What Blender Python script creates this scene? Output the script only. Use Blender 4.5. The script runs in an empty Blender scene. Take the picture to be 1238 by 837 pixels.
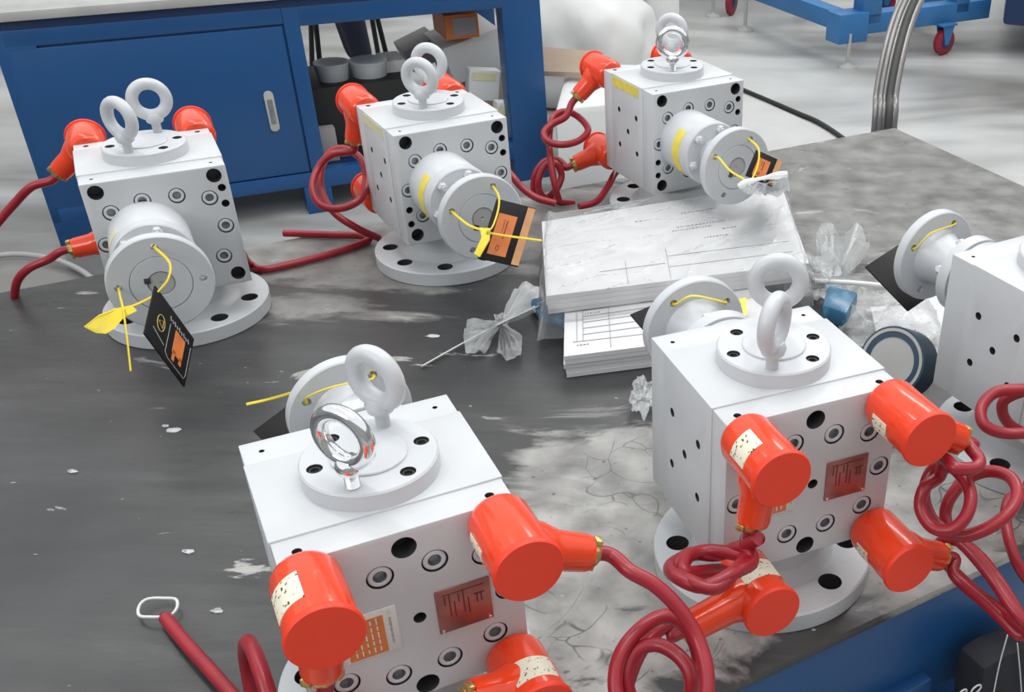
import bpy, bmesh, math, random
from mathutils import Vector, Matrix, noise
from math import sin, cos, pi, radians as RAD
random.seed(7)
S = bpy.context.scene
COL = S.collection

# ------------------------------------------------------------------ camera
F_PX, PITCH, ROLL, CAM_H = 1292.551, 0.576816, 0.0153534, 0.835491
PPX, PPY = 619 + 224.622, 418.5 + 86.705
cp, sp = cos(PITCH), sin(PITCH)
_R, _U = Vector((1, 0, 0)), Vector((0, sp, cp))
FW = Vector((0, cp, -sp))
RT = _R * cos(ROLL) + _U * sin(ROLL)
UP = _R * -sin(ROLL) + _U * cos(ROLL)
CAM = Vector((0, 0, CAM_H))
cd = bpy.data.cameras.new('camera'); cam = bpy.data.objects.new('camera', cd); COL.objects.link(cam)
m = Matrix((RT, UP, -FW)).transposed().to_4x4(); m.translation = CAM
cam.matrix_world = m
cd.sensor_width = 36; cd.lens = 36 * F_PX / 1238
cd.shift_x = -(PPX - 619) / 1238; cd.shift_y = (PPY - 418.5) / 1238
cd.clip_start = .02; cd.clip_end = 200
S.camera = cam
# ------------------------------------------------------------------ light
S.view_settings.view_transform = 'Standard'; S.view_settings.look = 'None'
S.view_settings.gamma = 1; S.view_settings.use_curve_mapping = False
S.view_settings.exposure = 0.17
w = bpy.data.worlds.new('hall'); S.world = w; w.use_nodes = True
nt = w.node_tree; bgn = nt.nodes['Background']
bgn.inputs[0].default_value = (.96, .985, 1, 1); bgn.inputs[1].default_value = .95
def area(name, loc, target, sx, sy, power, col=(1, 1, 1)):
    l = bpy.data.lights.new(name, 'AREA'); l.shape = 'RECTANGLE'; l.size = sx; l.size_y = sy
    l.energy = power; l.color = col
    o = bpy.data.objects.new(name, l); COL.objects.link(o); o.location = loc
    o.rotation_euler = (Vector(target) - Vector(loc)).to_track_quat('-Z', 'Y').to_euler()
area('roof_light', (-.9, 1.8, 4.6), (-.5, 1.5, 0), .2, 6, 62, (1, .99, .97))
area('roof_light', (1.2, 2.2, 4.6), (.9, 1.7, 0), .2, 6, 62, (1, .99, .97))
area('roof_light', (2.6, 7.0, 4.8), (1.8, 6.0, -.8), 6, 1.2, 160, (1, .99, .98))
area('front_fill', (-3.2, -2.5, 3.0), (0, 1.3, 0), 2.5, 1.6, 60, (.95, .98, 1))  # added soft fill for the vertical faces, no real window there

# ------------------------------------------------------------------ pixel -> place helpers
def ray(px, py): return FW + RT * ((px - PPX) / F_PX) - UP * ((py - PPY) / F_PX)
def at(px, py, z=0.):
    r = ray(px, py); return CAM + r * ((z - CAM_H) / r.z)
def atd(px, py, d): return CAM + ray(px, py) * d
def atp(px, py, P, n):
    r = ray(px, py); return CAM + r * ((P - CAM).dot(n) / r.dot(n))
def depth(p): return (p - CAM).dot(FW)

# ------------------------------------------------------------------ materials
def mat(name, col, rough=.5, metal=0., bump=0., bscale=40., var=0., vscale=6., coat=0., alpha=1., col2=None, thr=None, spec=.5, stretch=None, trans=0.):
    M = bpy.data.materials.new(name); M.use_nodes = True; t = M.node_tree; N = t.nodes; L = t.links
    b = N['Principled BSDF']; c = tuple(col) + (1,)
    b.inputs['Base Color'].default_value = c; b.inputs['Roughness'].default_value = rough
    b.inputs['Metallic'].default_value = metal; b.inputs['Coat Weight'].default_value = coat
    b.inputs['Alpha'].default_value = alpha; b.inputs['Specular IOR Level'].default_value = spec
    b.inputs['Transmission Weight'].default_value = trans
    tc = N.new('ShaderNodeTexCoord'); src = tc.outputs['Object']
    if stretch:
        mp = N.new('ShaderNodeMapping'); mp.inputs['Scale'].default_value = stretch
        L.new(src, mp.inputs[0]); src = mp.outputs[0]
    if var or col2:
        n = N.new('ShaderNodeTexNoise'); n.inputs['Scale'].default_value = vscale; n.inputs['Detail'].default_value = 6
        L.new(src, n.inputs['Vector']); r = N.new('ShaderNodeValToRGB')
        if col2:
            lo, hi = thr or (.4, .6)
            r.color_ramp.elements[0].position = lo; r.color_ramp.elements[1].position = hi
            r.color_ramp.elements[0].color = c; r.color_ramp.elements[1].color = tuple(col2) + (1,)
        else:
            r.color_ramp.elements[0].position = .3; r.color_ramp.elements[1].position = .7
            r.color_ramp.elements[0].color = tuple(max(0, x * (1 - var)) for x in col) + (1,)
            r.color_ramp.elements[1].color = tuple(min(1, x * (1 + var)) for x in col) + (1,)
        L.new(n.outputs['Fac'], r.inputs[0]); L.new(r.outputs[0], b.inputs['Base Color'])
    if bump:
        n = N.new('ShaderNodeTexNoise'); n.inputs['Scale'].default_value = bscale; n.inputs['Detail'].default_value = 4
        L.new(src, n.inputs['Vector'])
        bp = N.new('ShaderNodeBump'); bp.inputs['Strength'].default_value = bump; bp.inputs['Distance'].default_value = .002
        L.new(n.outputs['Fac'], bp.inputs['Height']); L.new(bp.outputs[0], b.inputs['Normal'])
    return M
M = {}
M['paint'] = mat('grey_paint', (.565, .582, .60), .38, bump=.12, bscale=120, var=.03, vscale=15)
M['paint2'] = mat('grey_paint_smooth', (.575, .592, .615), .33, bump=.06, bscale=80)
M['wall'] = mat('wall_paint', (.42, .42, .40), .8)
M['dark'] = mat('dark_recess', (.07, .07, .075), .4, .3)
M['steel'] = mat('screw_steel', (.3, .31, .33), .35, .7, var=.2, vscale=80)
M['chrome'] = mat('chrome', (.82, .83, .85), .12, 1.)
M['red'] = mat('red_plastic', (.80, .055, .012), .17, coat=.15, var=.06, vscale=20, bump=.05, bscale=60)
M['redcap'] = mat('red_cap', (.84, .045, .012), .5, var=.05)
M['cable'] = mat('red_cable', (.30, .010, .020), .36, coat=.05, var=.12, vscale=25)
M['brass'] = mat('brass', (.60, .42, .16), .3, .8, var=.3, vscale=200)
M['label'] = mat('cream_label', (.80, .76, .60), .5, col2=(.04, .04, .03), thr=(.60, .63), vscale=260)
M['blue'] = mat('blue_enamel', (.010, .072, .215), .36, var=.06, vscale=3, bump=.03)
M['blue2'] = mat('light_blue_enamel', (.03, .15, .36), .45, var=.1, vscale=5)
M['bluedk'] = mat('navy_enamel', (.008, .03, .10), .4)
M['black'] = mat('black_card', (.010, .009, .010), .5, spec=.2)
M['blackcloth'] = mat('black_cloth', (.014, .015, .022), .75, bump=.3, bscale=60, var=.2)
M['rubber'] = mat('black_rubber', (.015, .015, .015), .6)
M['navy'] = mat('navy_cloth', (.008, .01, .028), .8, bump=.2, bscale=40)
M['skin'] = mat('skin', (.55, .33, .24), .5)
M['hair'] = mat('hair', (.02, .015, .012), .6)
M['orange'] = mat('orange_print', (.62, .17, .04), .4, var=.12, vscale=60)
M['tan'] = mat('tan_print', (.55, .27, .12), .45, var=.1, vscale=60)
M['gold'] = mat('gold_print', (.55, .42, .12), .4)
M['yellow'] = mat('yellow_nylon', (.80, .62, .03), .4)
M['yellowsoft'] = mat('yellow_tape', (.80, .66, .10), .5, var=.1, vscale=60)
M['palestrip'] = mat('pale_yellow_tape', (.68, .66, .42), .5, var=.05, vscale=60)
M['plate'] = mat('bronze_nameplate', (.36, .13, .11), .3, .5, var=.25, vscale=40)
M['plateink'] = mat('plate_ink', (.10, .03, .03), .5)
M['ink'] = mat('print_ink', (.28, .28, .30), .7)
M['cream'] = mat('sticker', (.70, .71, .66), .4)
M['stickor'] = mat('sticker_orange', (.66, .19, .05), .45)
M['paper'] = mat('paper', (.64, .64, .65), .7)
M['white'] = mat('white_plastic', (.68, .68, .67), .4)
M['floorfilm'] = mat('floor_sheet', (.50, .50, .49), .4, var=.05)
M['foam'] = mat('white_foam', (.68, .69, .685), .7, var=.04)
M['card'] = mat('cardboard', (.42, .33, .25), .8, var=.06)
M['greycard'] = mat('grey_card', (.33, .31, .31), .7)
M['tub'] = mat('translucent_tub', (.62, .65, .67), .25, alpha=.75)
M['bluepack'] = mat('blue_pack', (.03, .12, .22), .25, col2=(.12, .32, .44), thr=(.5, .7), vscale=30)
M['rollblue'] = mat('navy_wrap', (.018, .05, .085), .35)
M['hosegrey'] = mat('grey_hose', (.38, .38, .36), .4)
M['mill'] = mat('mill_scale', (.40, .40, .39), .5, var=.15)
M['conduit'] = mat('conduit_grey', (.26, .25, .245), .35, .55, var=.2, vscale=8)
M['conduitdk'] = mat('conduit_dark', (.06, .06, .06), .5)
M['wheel'] = mat('red_wheel', (.25, .01, .03), .5)

def plastic(name, lo, hi, scale=14):
    Q = bpy.data.materials.new(name); Q.use_nodes = True; t = Q.node_tree; N = t.nodes; L = t.links
    b = N['Principled BSDF']; b.inputs['Base Color'].default_value = (.86, .88, .89, 1); b.inputs['Roughness'].default_value = .12
    out = N['Material Output']; tr = N.new('ShaderNodeBsdfTransparent'); mx = N.new('ShaderNodeMixShader')
    tc = N.new('ShaderNodeTexCoord'); n = N.new('ShaderNodeTexNoise'); n.inputs['Scale'].default_value = scale; n.inputs['Detail'].default_value = 5
    n.inputs['Distortion'].default_value = 1.2
    L.new(tc.outputs['Object'], n.inputs['Vector'])
    lw = N.new('ShaderNodeLayerWeight'); lw.inputs[0].default_value = .35
    mr = N.new('ShaderNodeMapRange'); mr.inputs[1].default_value = .35; mr.inputs[2].default_value = .7; mr.inputs[3].default_value = lo; mr.inputs[4].default_value = hi
    L.new(n.outputs['Fac'], mr.inputs[0]); a = N.new('ShaderNodeMath'); a.operation = 'MAXIMUM'
    ml = N.new('ShaderNodeMath'); ml.operation = 'MULTIPLY'; ml.inputs[1].default_value = .7
    L.new(lw.outputs['Fresnel'], ml.inputs[0])
    L.new(mr.outputs[0], a.inputs[0]); L.new(ml.outputs[0], a.inputs[1])
    L.new(a.outputs[0], mx.inputs[0]); L.new(tr.outputs[0], mx.inputs[1]); L.new(b.outputs[0], mx.inputs[2]); L.new(mx.outputs[0], out.inputs[0])
    bp = N.new('ShaderNodeBump'); bp.inputs['Strength'].default_value = .5; bp.inputs['Distance'].default_value = .004
    L.new(n.outputs['Fac'], bp.inputs['Height']); L.new(bp.outputs[0], b.inputs['Normal'])
    return Q
M['film'] = plastic('clear_film', .05, .28, 7)
M['film2'] = plastic('cloudy_film', .10, .50, 12)
M['film3'] = plastic('white_film', .65, .9, 20)

def table_material():
    Q = bpy.data.materials.new('scuffed_steel_top'); Q.use_nodes = True; t = Q.node_tree; N = t.nodes; L = t.links
    b = N['Principled BSDF']; tc0 = N.new('ShaderNodeTexCoord'); ofs = N.new('ShaderNodeVectorMath'); ofs.operation = 'ADD'
    ofs.inputs[1].default_value = (0, 1.3, -.8); L.new(tc0.outputs['Object'], ofs.inputs[0])
    class tc: outputs = {'Object': ofs.outputs[0]}
    def nz(scale, det=6, st=None, rough=.5, dist=0.):
        n = N.new('ShaderNodeTexNoise'); n.inputs['Scale'].default_value = scale; n.inputs['Detail'].default_value = det
        n.inputs['Roughness'].default_value = rough; n.inputs['Distortion'].default_value = dist
        if st:
            mp = N.new('ShaderNodeMapping'); mp.inputs['Scale'].default_value = st; mp.inputs['Rotation'].default_value = (0, 0, .25)
            L.new(tc.outputs['Object'], mp.inputs[0]); L.new(mp.outputs[0], n.inputs['Vector'])
        else: L.new(tc.outputs['Object'], n.inputs['Vector'])
        return n.outputs['Fac']
    def ramp(f, p0, c0, p1, c1):
        r = N.new('ShaderNodeValToRGB'); e = r.color_ramp.elements
        e[0].position = p0; e[1].position = p1; e[0].color = (*c0, 1); e[1].color = (*c1, 1); L.new(f, r.inputs[0]); return r.outputs[0]
    def mix(f, a, c):
        x = N.new('ShaderNodeMix'); x.data_type = 'RGBA'
        if isinstance(f, float): x.inputs[0].default_value = f
        else: L.new(f, x.inputs[0])
        L.new(a, x.inputs[6]) if not isinstance(a, tuple) else setattr(x.inputs[6], 'default_value', (*a, 1))
        L.new(c, x.inputs[7]) if not isinstance(c, tuple) else setattr(x.inputs[7], 'default_value', (*c, 1))
        return x.outputs[2]
    base = ramp(nz(2.2, 8), .3, (.020, .0205, .022), .7, (.072, .072, .073))
    st = ramp(nz(5, 10, (1, 6, 1), .65), .35, (.0, .0, .0), .75, (1, 1, 1))
    c = mix(ramp(nz(3, 6), .4, (0, 0, 0), .7, (.55, .55, .55)), base, mix(st, (.03, .031, .032), (.15, .147, .143)))
    # worn pale patches, each its own shape; wide far-right one paints in reflected light
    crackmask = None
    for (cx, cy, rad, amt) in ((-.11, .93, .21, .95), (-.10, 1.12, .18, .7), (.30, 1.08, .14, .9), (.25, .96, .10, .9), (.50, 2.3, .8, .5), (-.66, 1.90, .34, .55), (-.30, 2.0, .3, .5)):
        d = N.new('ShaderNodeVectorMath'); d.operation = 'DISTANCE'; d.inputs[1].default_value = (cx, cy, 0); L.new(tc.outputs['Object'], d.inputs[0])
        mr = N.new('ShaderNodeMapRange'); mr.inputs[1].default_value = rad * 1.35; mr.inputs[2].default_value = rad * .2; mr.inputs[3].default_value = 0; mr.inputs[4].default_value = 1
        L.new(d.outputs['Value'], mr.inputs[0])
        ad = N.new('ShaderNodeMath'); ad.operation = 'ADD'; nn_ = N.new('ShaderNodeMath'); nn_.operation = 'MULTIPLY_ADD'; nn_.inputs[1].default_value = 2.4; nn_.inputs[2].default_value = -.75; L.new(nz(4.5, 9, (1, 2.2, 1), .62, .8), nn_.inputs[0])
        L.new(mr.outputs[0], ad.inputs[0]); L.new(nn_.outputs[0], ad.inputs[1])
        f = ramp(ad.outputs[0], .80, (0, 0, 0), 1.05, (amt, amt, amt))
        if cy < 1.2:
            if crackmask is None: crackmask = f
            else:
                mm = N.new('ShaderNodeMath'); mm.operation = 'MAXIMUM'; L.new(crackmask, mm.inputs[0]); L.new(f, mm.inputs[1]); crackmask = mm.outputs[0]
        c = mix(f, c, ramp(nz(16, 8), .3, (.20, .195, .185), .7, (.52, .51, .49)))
    v = N.new('ShaderNodeTexVoronoi'); v.feature = 'DISTANCE_TO_EDGE'; v.inputs['Scale'].default_value = 8
    dn = N.new('ShaderNodeTexNoise'); dn.inputs['Scale'].default_value = 5; L.new(tc.outputs['Object'], dn.inputs['Vector'])
    vm = N.new('ShaderNodeVectorMath'); vm.operation = 'ADD'; L.new(tc.outputs['Object'], vm.inputs[0]); L.new(dn.outputs['Color'], vm.inputs[1]); L.new(vm.outputs[0], v.inputs['Vector'])
    cr = ramp(v.outputs['Distance'], .0, (.95, .95, .95), .030, (0, 0, 0))
    gate = ramp(nz(6, 3), .50, (0, 0, 0), .56, (1, 1, 1))
    mg = N.new('ShaderNodeMath'); mg.operation = 'MULTIPLY'; L.new(cr, mg.inputs[0]); L.new(gate, mg.inputs[1])
    mg2 = N.new('ShaderNodeMath'); mg2.operation = 'MULTIPLY'; L.new(mg.outputs[0], mg2.inputs[0]); L.new(crackmask, mg2.inputs[1])
    c = mix(mg2.outputs[0], c, (.04, .04, .038))
    c = mix(ramp(nz(85, 3), .66, (0, 0, 0), .73, (.7, .7, .7)), c, (.04, .04, .04))
    c = mix(ramp(nz(48, 2, (1, 2, 1)), .74, (0, 0, 0), .76, (.6, .6, .6)), c, (.5, .5, .5))
    L.new(c, b.inputs['Base Color'])
    L.new(ramp(nz(6, 8, (1, 3, 1)), .3, (.26, .26, .26), .75, (.5, .5, .5)), b.inputs['Roughness'])
    bp = N.new('ShaderNodeBump'); bp.inputs['Strength'].default_value = .25; bp.inputs['Distance'].default_value = .0015
    L.new(nz(30, 8, (1, 3, 1)), bp.inputs['Height']); L.new(bp.outputs[0], b.inputs['Normal'])
    b.inputs['Specular IOR Level'].default_value = .5
    return Q
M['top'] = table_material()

def floor_material():
    Q = bpy.data.materials.new('polished_concrete'); Q.use_nodes = True; t = Q.node_tree; N = t.nodes; L = t.links
    b = N['Principled BSDF']; tc = N.new('ShaderNodeTexCoord')
    n = N.new('ShaderNodeTexNoise'); n.inputs['Scale'].default_value = .9; n.inputs['Detail'].default_value = 8; n.inputs['Distortion'].default_value = .4
    mp = N.new('ShaderNodeMapping'); mp.inputs['Scale'].default_value = (.6, 1.6, 1); mp.inputs['Rotation'].default_value = (0, 0, .4)
    L.new(tc.outputs['Object'], mp.inputs[0]); L.new(mp.outputs[0], n.inputs['Vector'])
    r = N.new('ShaderNodeValToRGB'); e = r.color_ramp.elements
    e[0].position = .36; e[0].color = (.17, .165, .155, 1); e[1].position = .60; e[1].color = (.50, .51, .50, 1)  # dark blotches in the colour stand for cast shadows and floor reflections
    L.new(n.outputs['Fac'], r.inputs[0]); L.new(r.outputs[0], b.inputs['Base Color'])
    b.inputs['Roughness'].default_value = .3
    return Q
M['floor'] = floor_material()

# ------------------------------------------------------------------ mesh building
class MB:
    def __init__(s): s.bm = bmesh.new()
    def box(s, c, size, bevel=0., rot=None, seg=2):
        b = bmesh.new(); bmesh.ops.create_cube(b, size=1)
        bmesh.ops.scale(b, vec=size, verts=b.verts)
        if bevel: bmesh.ops.bevel(b, geom=b.edges[:], offset=bevel, segments=seg, affect='EDGES', profile=.5)
        T = Matrix.Translation(c) @ (rot.to_4x4() if rot else Matrix.Identity(4))
        s._merge(b, T); return s
    def _merge(s, b, T=None):
        if T is not None: b.transform(T)
        me = bpy.data.meshes.new('tmp'); b.to_mesh(me); b.free(); s.bm.from_mesh(me); bpy.data.meshes.remove(me)
    def lathe(s, prof, p, d, n=32, close=True):
        # prof: (radius, along) pairs; axis from p along d
        q = Vector(d).normalized().to_track_quat('Z', 'Y').to_matrix().to_4x4()
        b = bmesh.new(); rings = []
        for r, h in prof:
            if r <= 1e-6: rings.append([b.verts.new((0, 0, h))])
            else: rings.append([b.verts.new((r * cos(2 * pi * k / n), r * sin(2 * pi * k / n), h)) for k in range(n)])
        for A, B in zip(rings, rings[1:]):
            for k in range(n):
                k2 = (k + 1) % n
                if len(A) == 1 and len(B) == 1: continue
                if len(A) == 1: b.faces.new((A[0], B[k], B[k2]))
                elif len(B) == 1: b.faces.new((A[k], B[0], A[k2]))
                else: b.faces.new((A[k], B[k], B[k2], A[k2]))
        bmesh.ops.recalc_face_normals(b, faces=b.faces)
        s._merge(b, Matrix.Translation(p) @ q); return s
    def cyl(s, p, d, r, h, n=32, bev=0.):
        if bev: pr = [(0, 0), (r - bev, 0), (r, bev), (r, h - bev), (r - bev, h), (0, h)]
        else: pr = [(0, 0), (r, 0), (r, h), (0, h)]
        return s.lathe(pr, p, d, n)
    def tube(s, pts, r, n=12, sub=6, caps=True, flat=1.):
        P = [Vector(p) for p in pts]
        if sub > 1 and len(P) > 2:
            Q = []
            E = [P[0] * 2 - P[1]] + P + [P[-1] * 2 - P[-2]]
            for i in range(1, len(E) - 2):
                a, b_, c_, d_ = E[i - 1:i + 3]
                for k in range(sub):
                    t = k / sub
                    Q.append(.5 * ((2 * b_) + (c_ - a) * t + (2 * a - 5 * b_ + 4 * c_ - d_) * t * t + (3 * b_ - a - 3 * c_ + d_) * t ** 3))
            Q.append(P[-1]); P = Q
        b = bmesh.new(); T = (P[1] - P[0]).normalized(); nrm = T.orthogonal().normalized(); rings = []
        for i, p in enumerate(P):
            t = (P[min(i + 1, len(P) - 1)] - P[max(i - 1, 0)])
            t = t.normalized() if t.length > 1e-9 else T
            nrm = (nrm - t * nrm.dot(t)).normalized(); bn = t.cross(nrm)
            rr = r(i / (len(P) - 1)) if callable(r) else r
            rings.append([b.verts.new(p + nrm * rr * cos(2 * pi * k / n) + bn * rr * flat * sin(2 * pi * k / n)) for k in range(n)])
        for A, B in zip(rings, rings[1:]):
            for k in range(n): b.faces.new((A[k], A[(k + 1) % n], B[(k + 1) % n], B[k]))
        if caps: b.faces.new(rings[0][::-1]); b.faces.new(rings[-1])
        bmesh.ops.recalc_face_normals(b, faces=b.faces)
        s._merge(b); return s
    def torus(s, c, R, r, nrm, n=40, k=16):
        q = Vector(nrm).normalized().to_track_quat('Z', 'Y').to_matrix().to_4x4()
        b = bmesh.new(); rings = []
        for i in range(n):
            a = 2 * pi * i / n
            rings.append([b.verts.new(((R + r * cos(2 * pi * j / k)) * cos(a), (R + r * cos(2 * pi * j / k)) * sin(a), r * sin(2 * pi * j / k))) for j in range(k)])
        for i in range(n):
            A, B = rings[i], rings[(i + 1) % n]
            for j in range(k): b.faces.new((A[j], B[j], B[(j + 1) % k], A[(j + 1) % k]))
        s._merge(b, Matrix.Translation(c) @ q); return s
    def prism(s, pts, off, bevel=0.):
        b = bmesh.new(); off = Vector(off)
        lo = [b.verts.new(Vector(p)) for p in pts]; hi = [b.verts.new(Vector(p) + off) for p in pts]
        b.faces.new(lo[::-1]); b.faces.new(hi); n = len(lo)
        for k in range(n): b.faces.new((lo[k], lo[(k + 1) % n], hi[(k + 1) % n], hi[k]))
        bmesh.ops.recalc_face_normals(b, faces=b.faces)
        if bevel: bmesh.ops.bevel(b, geom=b.edges[:], offset=bevel, segments=2, affect='EDGES', profile=.5)
        s._merge(b); return s
    def mesh(s, angle=35):
        me = bpy.data.meshes.new('part')
        s.bm.to_mesh(me); s.bm.free(); me.polygons.foreach_set('use_smooth', [True] * len(me.polygons))
        me.set_sharp_from_angle(angle=RAD(angle)); me.update(); return me
def obj(name, mb, m_, parent=None, local=False, angle=35):
    me = mb if isinstance(mb, bpy.types.Mesh) else mb.mesh(angle)
    if m_ is not None: me.materials.clear(); me.materials.append(M[m_])
    me.name = name
    o = bpy.data.objects.new(name, me); COL.objects.link(o)
    if parent:
        if not local:
            W = Matrix.LocRotScale(parent.location, parent.rotation_euler, None) if parent.parent is None else \
                Matrix.LocRotScale(parent.parent.location, parent.parent.rotation_euler, None) @ Matrix.LocRotScale(parent.location, parent.rotation_euler, None)
            me.transform(W.inverted())
        o.parent = parent
    return o
def tag(o, label, cat=None, group=None, kind=None):
    o['label'] = label
    if cat: o['category'] = cat
    if group: o['group'] = group
    if kind: o['kind'] = kind
    return o
def thing(name, label, cat, loc=(0, 0, 0), rz=0., group=None):
    o = bpy.data.objects.new(name, None); COL.objects.link(o); o.empty_display_size = .05
    o.location = loc; o.rotation_euler = (0, 0, rz); return tag(o, label, cat, group)
def solo(name, mb, m_, label, cat, group=None, angle=35):
    "a thing that is one mesh, its origin moved to its base"
    o = obj(name, mb, m_, angle=angle); me = o.data
    xs = [v.co for v in me.vertices]; c = Vector((sum(v.x for v in xs) / len(xs), sum(v.y for v in xs) / len(xs), min(v.z for v in xs)))
    me.transform(Matrix.Translation(-c)); o.location = c
    return tag(o, label, cat, group)
def cut(mb, cutter, mats, angle=35):
    "mb minus cutter (exact boolean), walls of the cut take the 2nd material"
    a = bpy.data.objects.new('a', mb.mesh()); b = bpy.data.objects.new('b', cutter.mesh())
    COL.objects.link(a); COL.objects.link(b)
    a.data.materials.append(M[mats[0]]); b.data.materials.append(M[mats[-1]])
    md = a.modifiers.new('x', 'BOOLEAN'); md.operation = 'DIFFERENCE'; md.object = b; md.solver = 'EXACT'; md.use_self = True
    try: md.material_mode = 'TRANSFER'
    except Exception: pass
    dg = bpy.context.evaluated_depsgraph_get(); dg.update()
    me = bpy.data.meshes.new_from_object(a.evaluated_get(dg))
    bpy.data.objects.remove(a); bpy.data.objects.remove(b)
    me.polygons.foreach_set('use_smooth', [True] * len(me.polygons)); me.set_sharp_from_angle(angle=RAD(angle))
    return me
def objm(name, me, parent):
    o = bpy.data.objects.new(name, me); me.name = name; COL.objects.link(o); o.parent = parent; return o
def copy_tree(o, parent=None):
    c = o.copy(); COL.objects.link(c); c.parent = parent
    for ch in list(o.children): copy_tree(ch, c)
    return c

# ------------------------------------------------------------------ setting
fl = MB().box((0, 6, -.85), (40, 40, .1)); o = obj('floor', fl, 'floor'); o['kind'] = 'structure'
for nm_, c_, sz_ in (('wall_back', (0, 16.1, 1.7), (24.4, .2, 5)), ('wall_front', (0, -5.1, 1.7), (24.4, .2, 5)), ('wall_left', (-12.1, 5.5, 1.7), (.2, 21, 5)), ('wall_right', (12.1, 5.5, 1.7), (.2, 21, 5))):
    o = obj(nm_, MB().box(c_, sz_), 'wall'); o['kind'] = 'structure'

# ------------------------------------------------------------------ front workbench
K = Vector((.4755, 2.6151, 0)); ya = .5253
u = Vector((cos(ya), sin(ya), 0)); n = Vector((-sin(ya), cos(ya), 0))
yf = .569; uf = Vector((cos(yf), sin(yf), 0)); nf = Vector((-sin(yf), cos(yf), 0))
Pf = at(1060, 748)
FR = Pf + uf * (((K - Pf).dot(u)) / uf.dot(u)); BL = K - u * 3.5; FL = Pf + uf * (((BL - Pf).dot(u)) / uf.dot(u))
bench = thing('workbench', 'large blue workbench with dark scuffed steel top carrying the grey pumps', 'workbench', (0, 1.3, -.8))
zz = Vector((0, 0, 1))
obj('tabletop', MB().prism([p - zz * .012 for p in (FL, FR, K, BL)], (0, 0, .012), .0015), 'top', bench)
ins = .012
def inset(p, s1, s2): return p + u * s1 * ins + nf * s2 * ins
obj('apron', MB().prism([q - zz * .19 for q in (FL + u * ins + nf * .006, FR - u * ins + nf * .006, K - u * ins - n * ins, BL + u * ins - n * ins)], (0, 0, .178), .004), 'blue', bench)
dr = atp(1121, 815, Pf + nf * .0, nf)
for k in range(3):
    r = dr - uf * (.62 * k); l = r - uf * .58
    z0, z1 = -.185, dr.z
    a, b_ = Vector((l.x, l.y, z0)), Vector((r.x, r.y, z0))
    d_ = obj('drawer', MB().prism([a - nf * .010, b_ - nf * .010, b_ + nf * .01, a + nf * .01], (0, 0, z1 - z0), .003), 'blue', bench)
    mid = (a + b_) / 2 - nf * .016 + zz * .04
    obj('drawer_handle', MB().box(mid, (.12, .012, .018), .004, Matrix.Rotation(yf, 3, 'Z')), 'steel', d_)
for p, s1, s2 in ((FL, 1, 1), (FR, -1, 1), (K, -1, -1), (BL, 1, -1)):
    c = p + u * s1 * .06 + n * s2 * .06
    obj('leg', MB().box((c.x, c.y, -.495), (.07, .07, .61), .004, Matrix.Rotation(ya, 3, 'Z')), 'blue', bench)
mid = (FL + FR + K + BL) / 4
obj('lower_shelf', MB().prism([Vector((p.x, p.y, -.62)) + (mid - p) * .09 for p in (FL, FR, K, BL)], (0, 0, .02)), 'blue', bench)

# ------------------------------------------------------------------ pump prototype (local: coupling side -y, terminals +y)
ZB, ZT, YS, YT, YC, YE = .080, .273, -.0603, .0612, -.0984, .0938
CX, CZ = -.0275, .177
pump = bpy.data.objects.new('gear_pump', None); COL.objects.link(pump); pump['category'] = 'pump'
Y = Vector((0, 1, 0))
# base flange with eight holes
mb = MB().lathe([(0, 0), (.1262, 0), (.1277, .0015), (.1277, .0228), (.1257, .0248), (0, .0248)], (0, 0, 0), (0, 0, 1), 96)
ct = MB()
for k in range(8):
    a = RAD(22.5 + 45 * k); ct.cyl((.1 * cos(a), .1 * sin(a), -.01), (0, 0, 1), .0135, .05, 28)
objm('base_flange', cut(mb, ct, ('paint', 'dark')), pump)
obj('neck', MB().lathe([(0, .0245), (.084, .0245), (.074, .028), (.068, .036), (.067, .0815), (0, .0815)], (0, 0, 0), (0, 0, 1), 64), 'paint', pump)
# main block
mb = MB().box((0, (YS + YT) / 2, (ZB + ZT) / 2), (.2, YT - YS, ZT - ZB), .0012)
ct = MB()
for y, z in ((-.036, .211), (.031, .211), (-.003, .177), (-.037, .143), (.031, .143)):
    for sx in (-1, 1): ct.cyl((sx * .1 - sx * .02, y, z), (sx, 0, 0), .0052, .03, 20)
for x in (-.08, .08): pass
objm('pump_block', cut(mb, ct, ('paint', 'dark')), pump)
# plates
big_c = [(.080, .257), (-.080, .257), (.081, .097), (-.081, .097)]
ring_c = [(-.068, .224), (-.0235, .235), (.0235, .235), (.067, .224), (.080, .177), (.067, .129), (.0235, .115), (-.0235, .115), (-.067, .129), (-.086, .177)]
small_c = [(.087, .237), (.087, .212), (-.089, .143), (-.089, .118)]
big_t = [(0, .2535), (0, .092)]
ring_t = [(-.0235, .230), (.0235, .230), (-.067, .221), (.067, .221), (-.084, .173), (.084, .173), (-.068, .1255), (.068, .1255), (-.0235, .1145), (.0235, .1145)]
def plate(y0, y1, big, rings, small, side):
    mb = MB().box((0, (y0 + y1) / 2, (ZB + ZT) / 2 - .001), (.1972, y1 - y0, ZT - ZB - .0018), .0010)
    ct = MB(); yo = y1 if side > 0 else y0; d = (0, -side, 0)
    for x, z in big: ct.cyl((x, yo + side * .002, z), d, .0108, .022, 32)
    for x, z in rings: ct.cyl((x, yo + side * .002, z), d, .0118, .014, 32)
    for x, z in small: ct.cyl((x, yo + side * .002, z), d, .0058, .018, 20)
    ym = (YT + .019) if side > 0 else (YS - .019)
    for x in (-.081, .081): ct.cyl((x, ym, ZT + .002), (0, 0, -1), .0042 if side > 0 else .0026, .012, 16)
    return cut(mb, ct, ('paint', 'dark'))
cpl = objm('coupling_plate', plate(YC, YS + .0004, big_c, ring_c, small_c, -1), pump)
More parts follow.
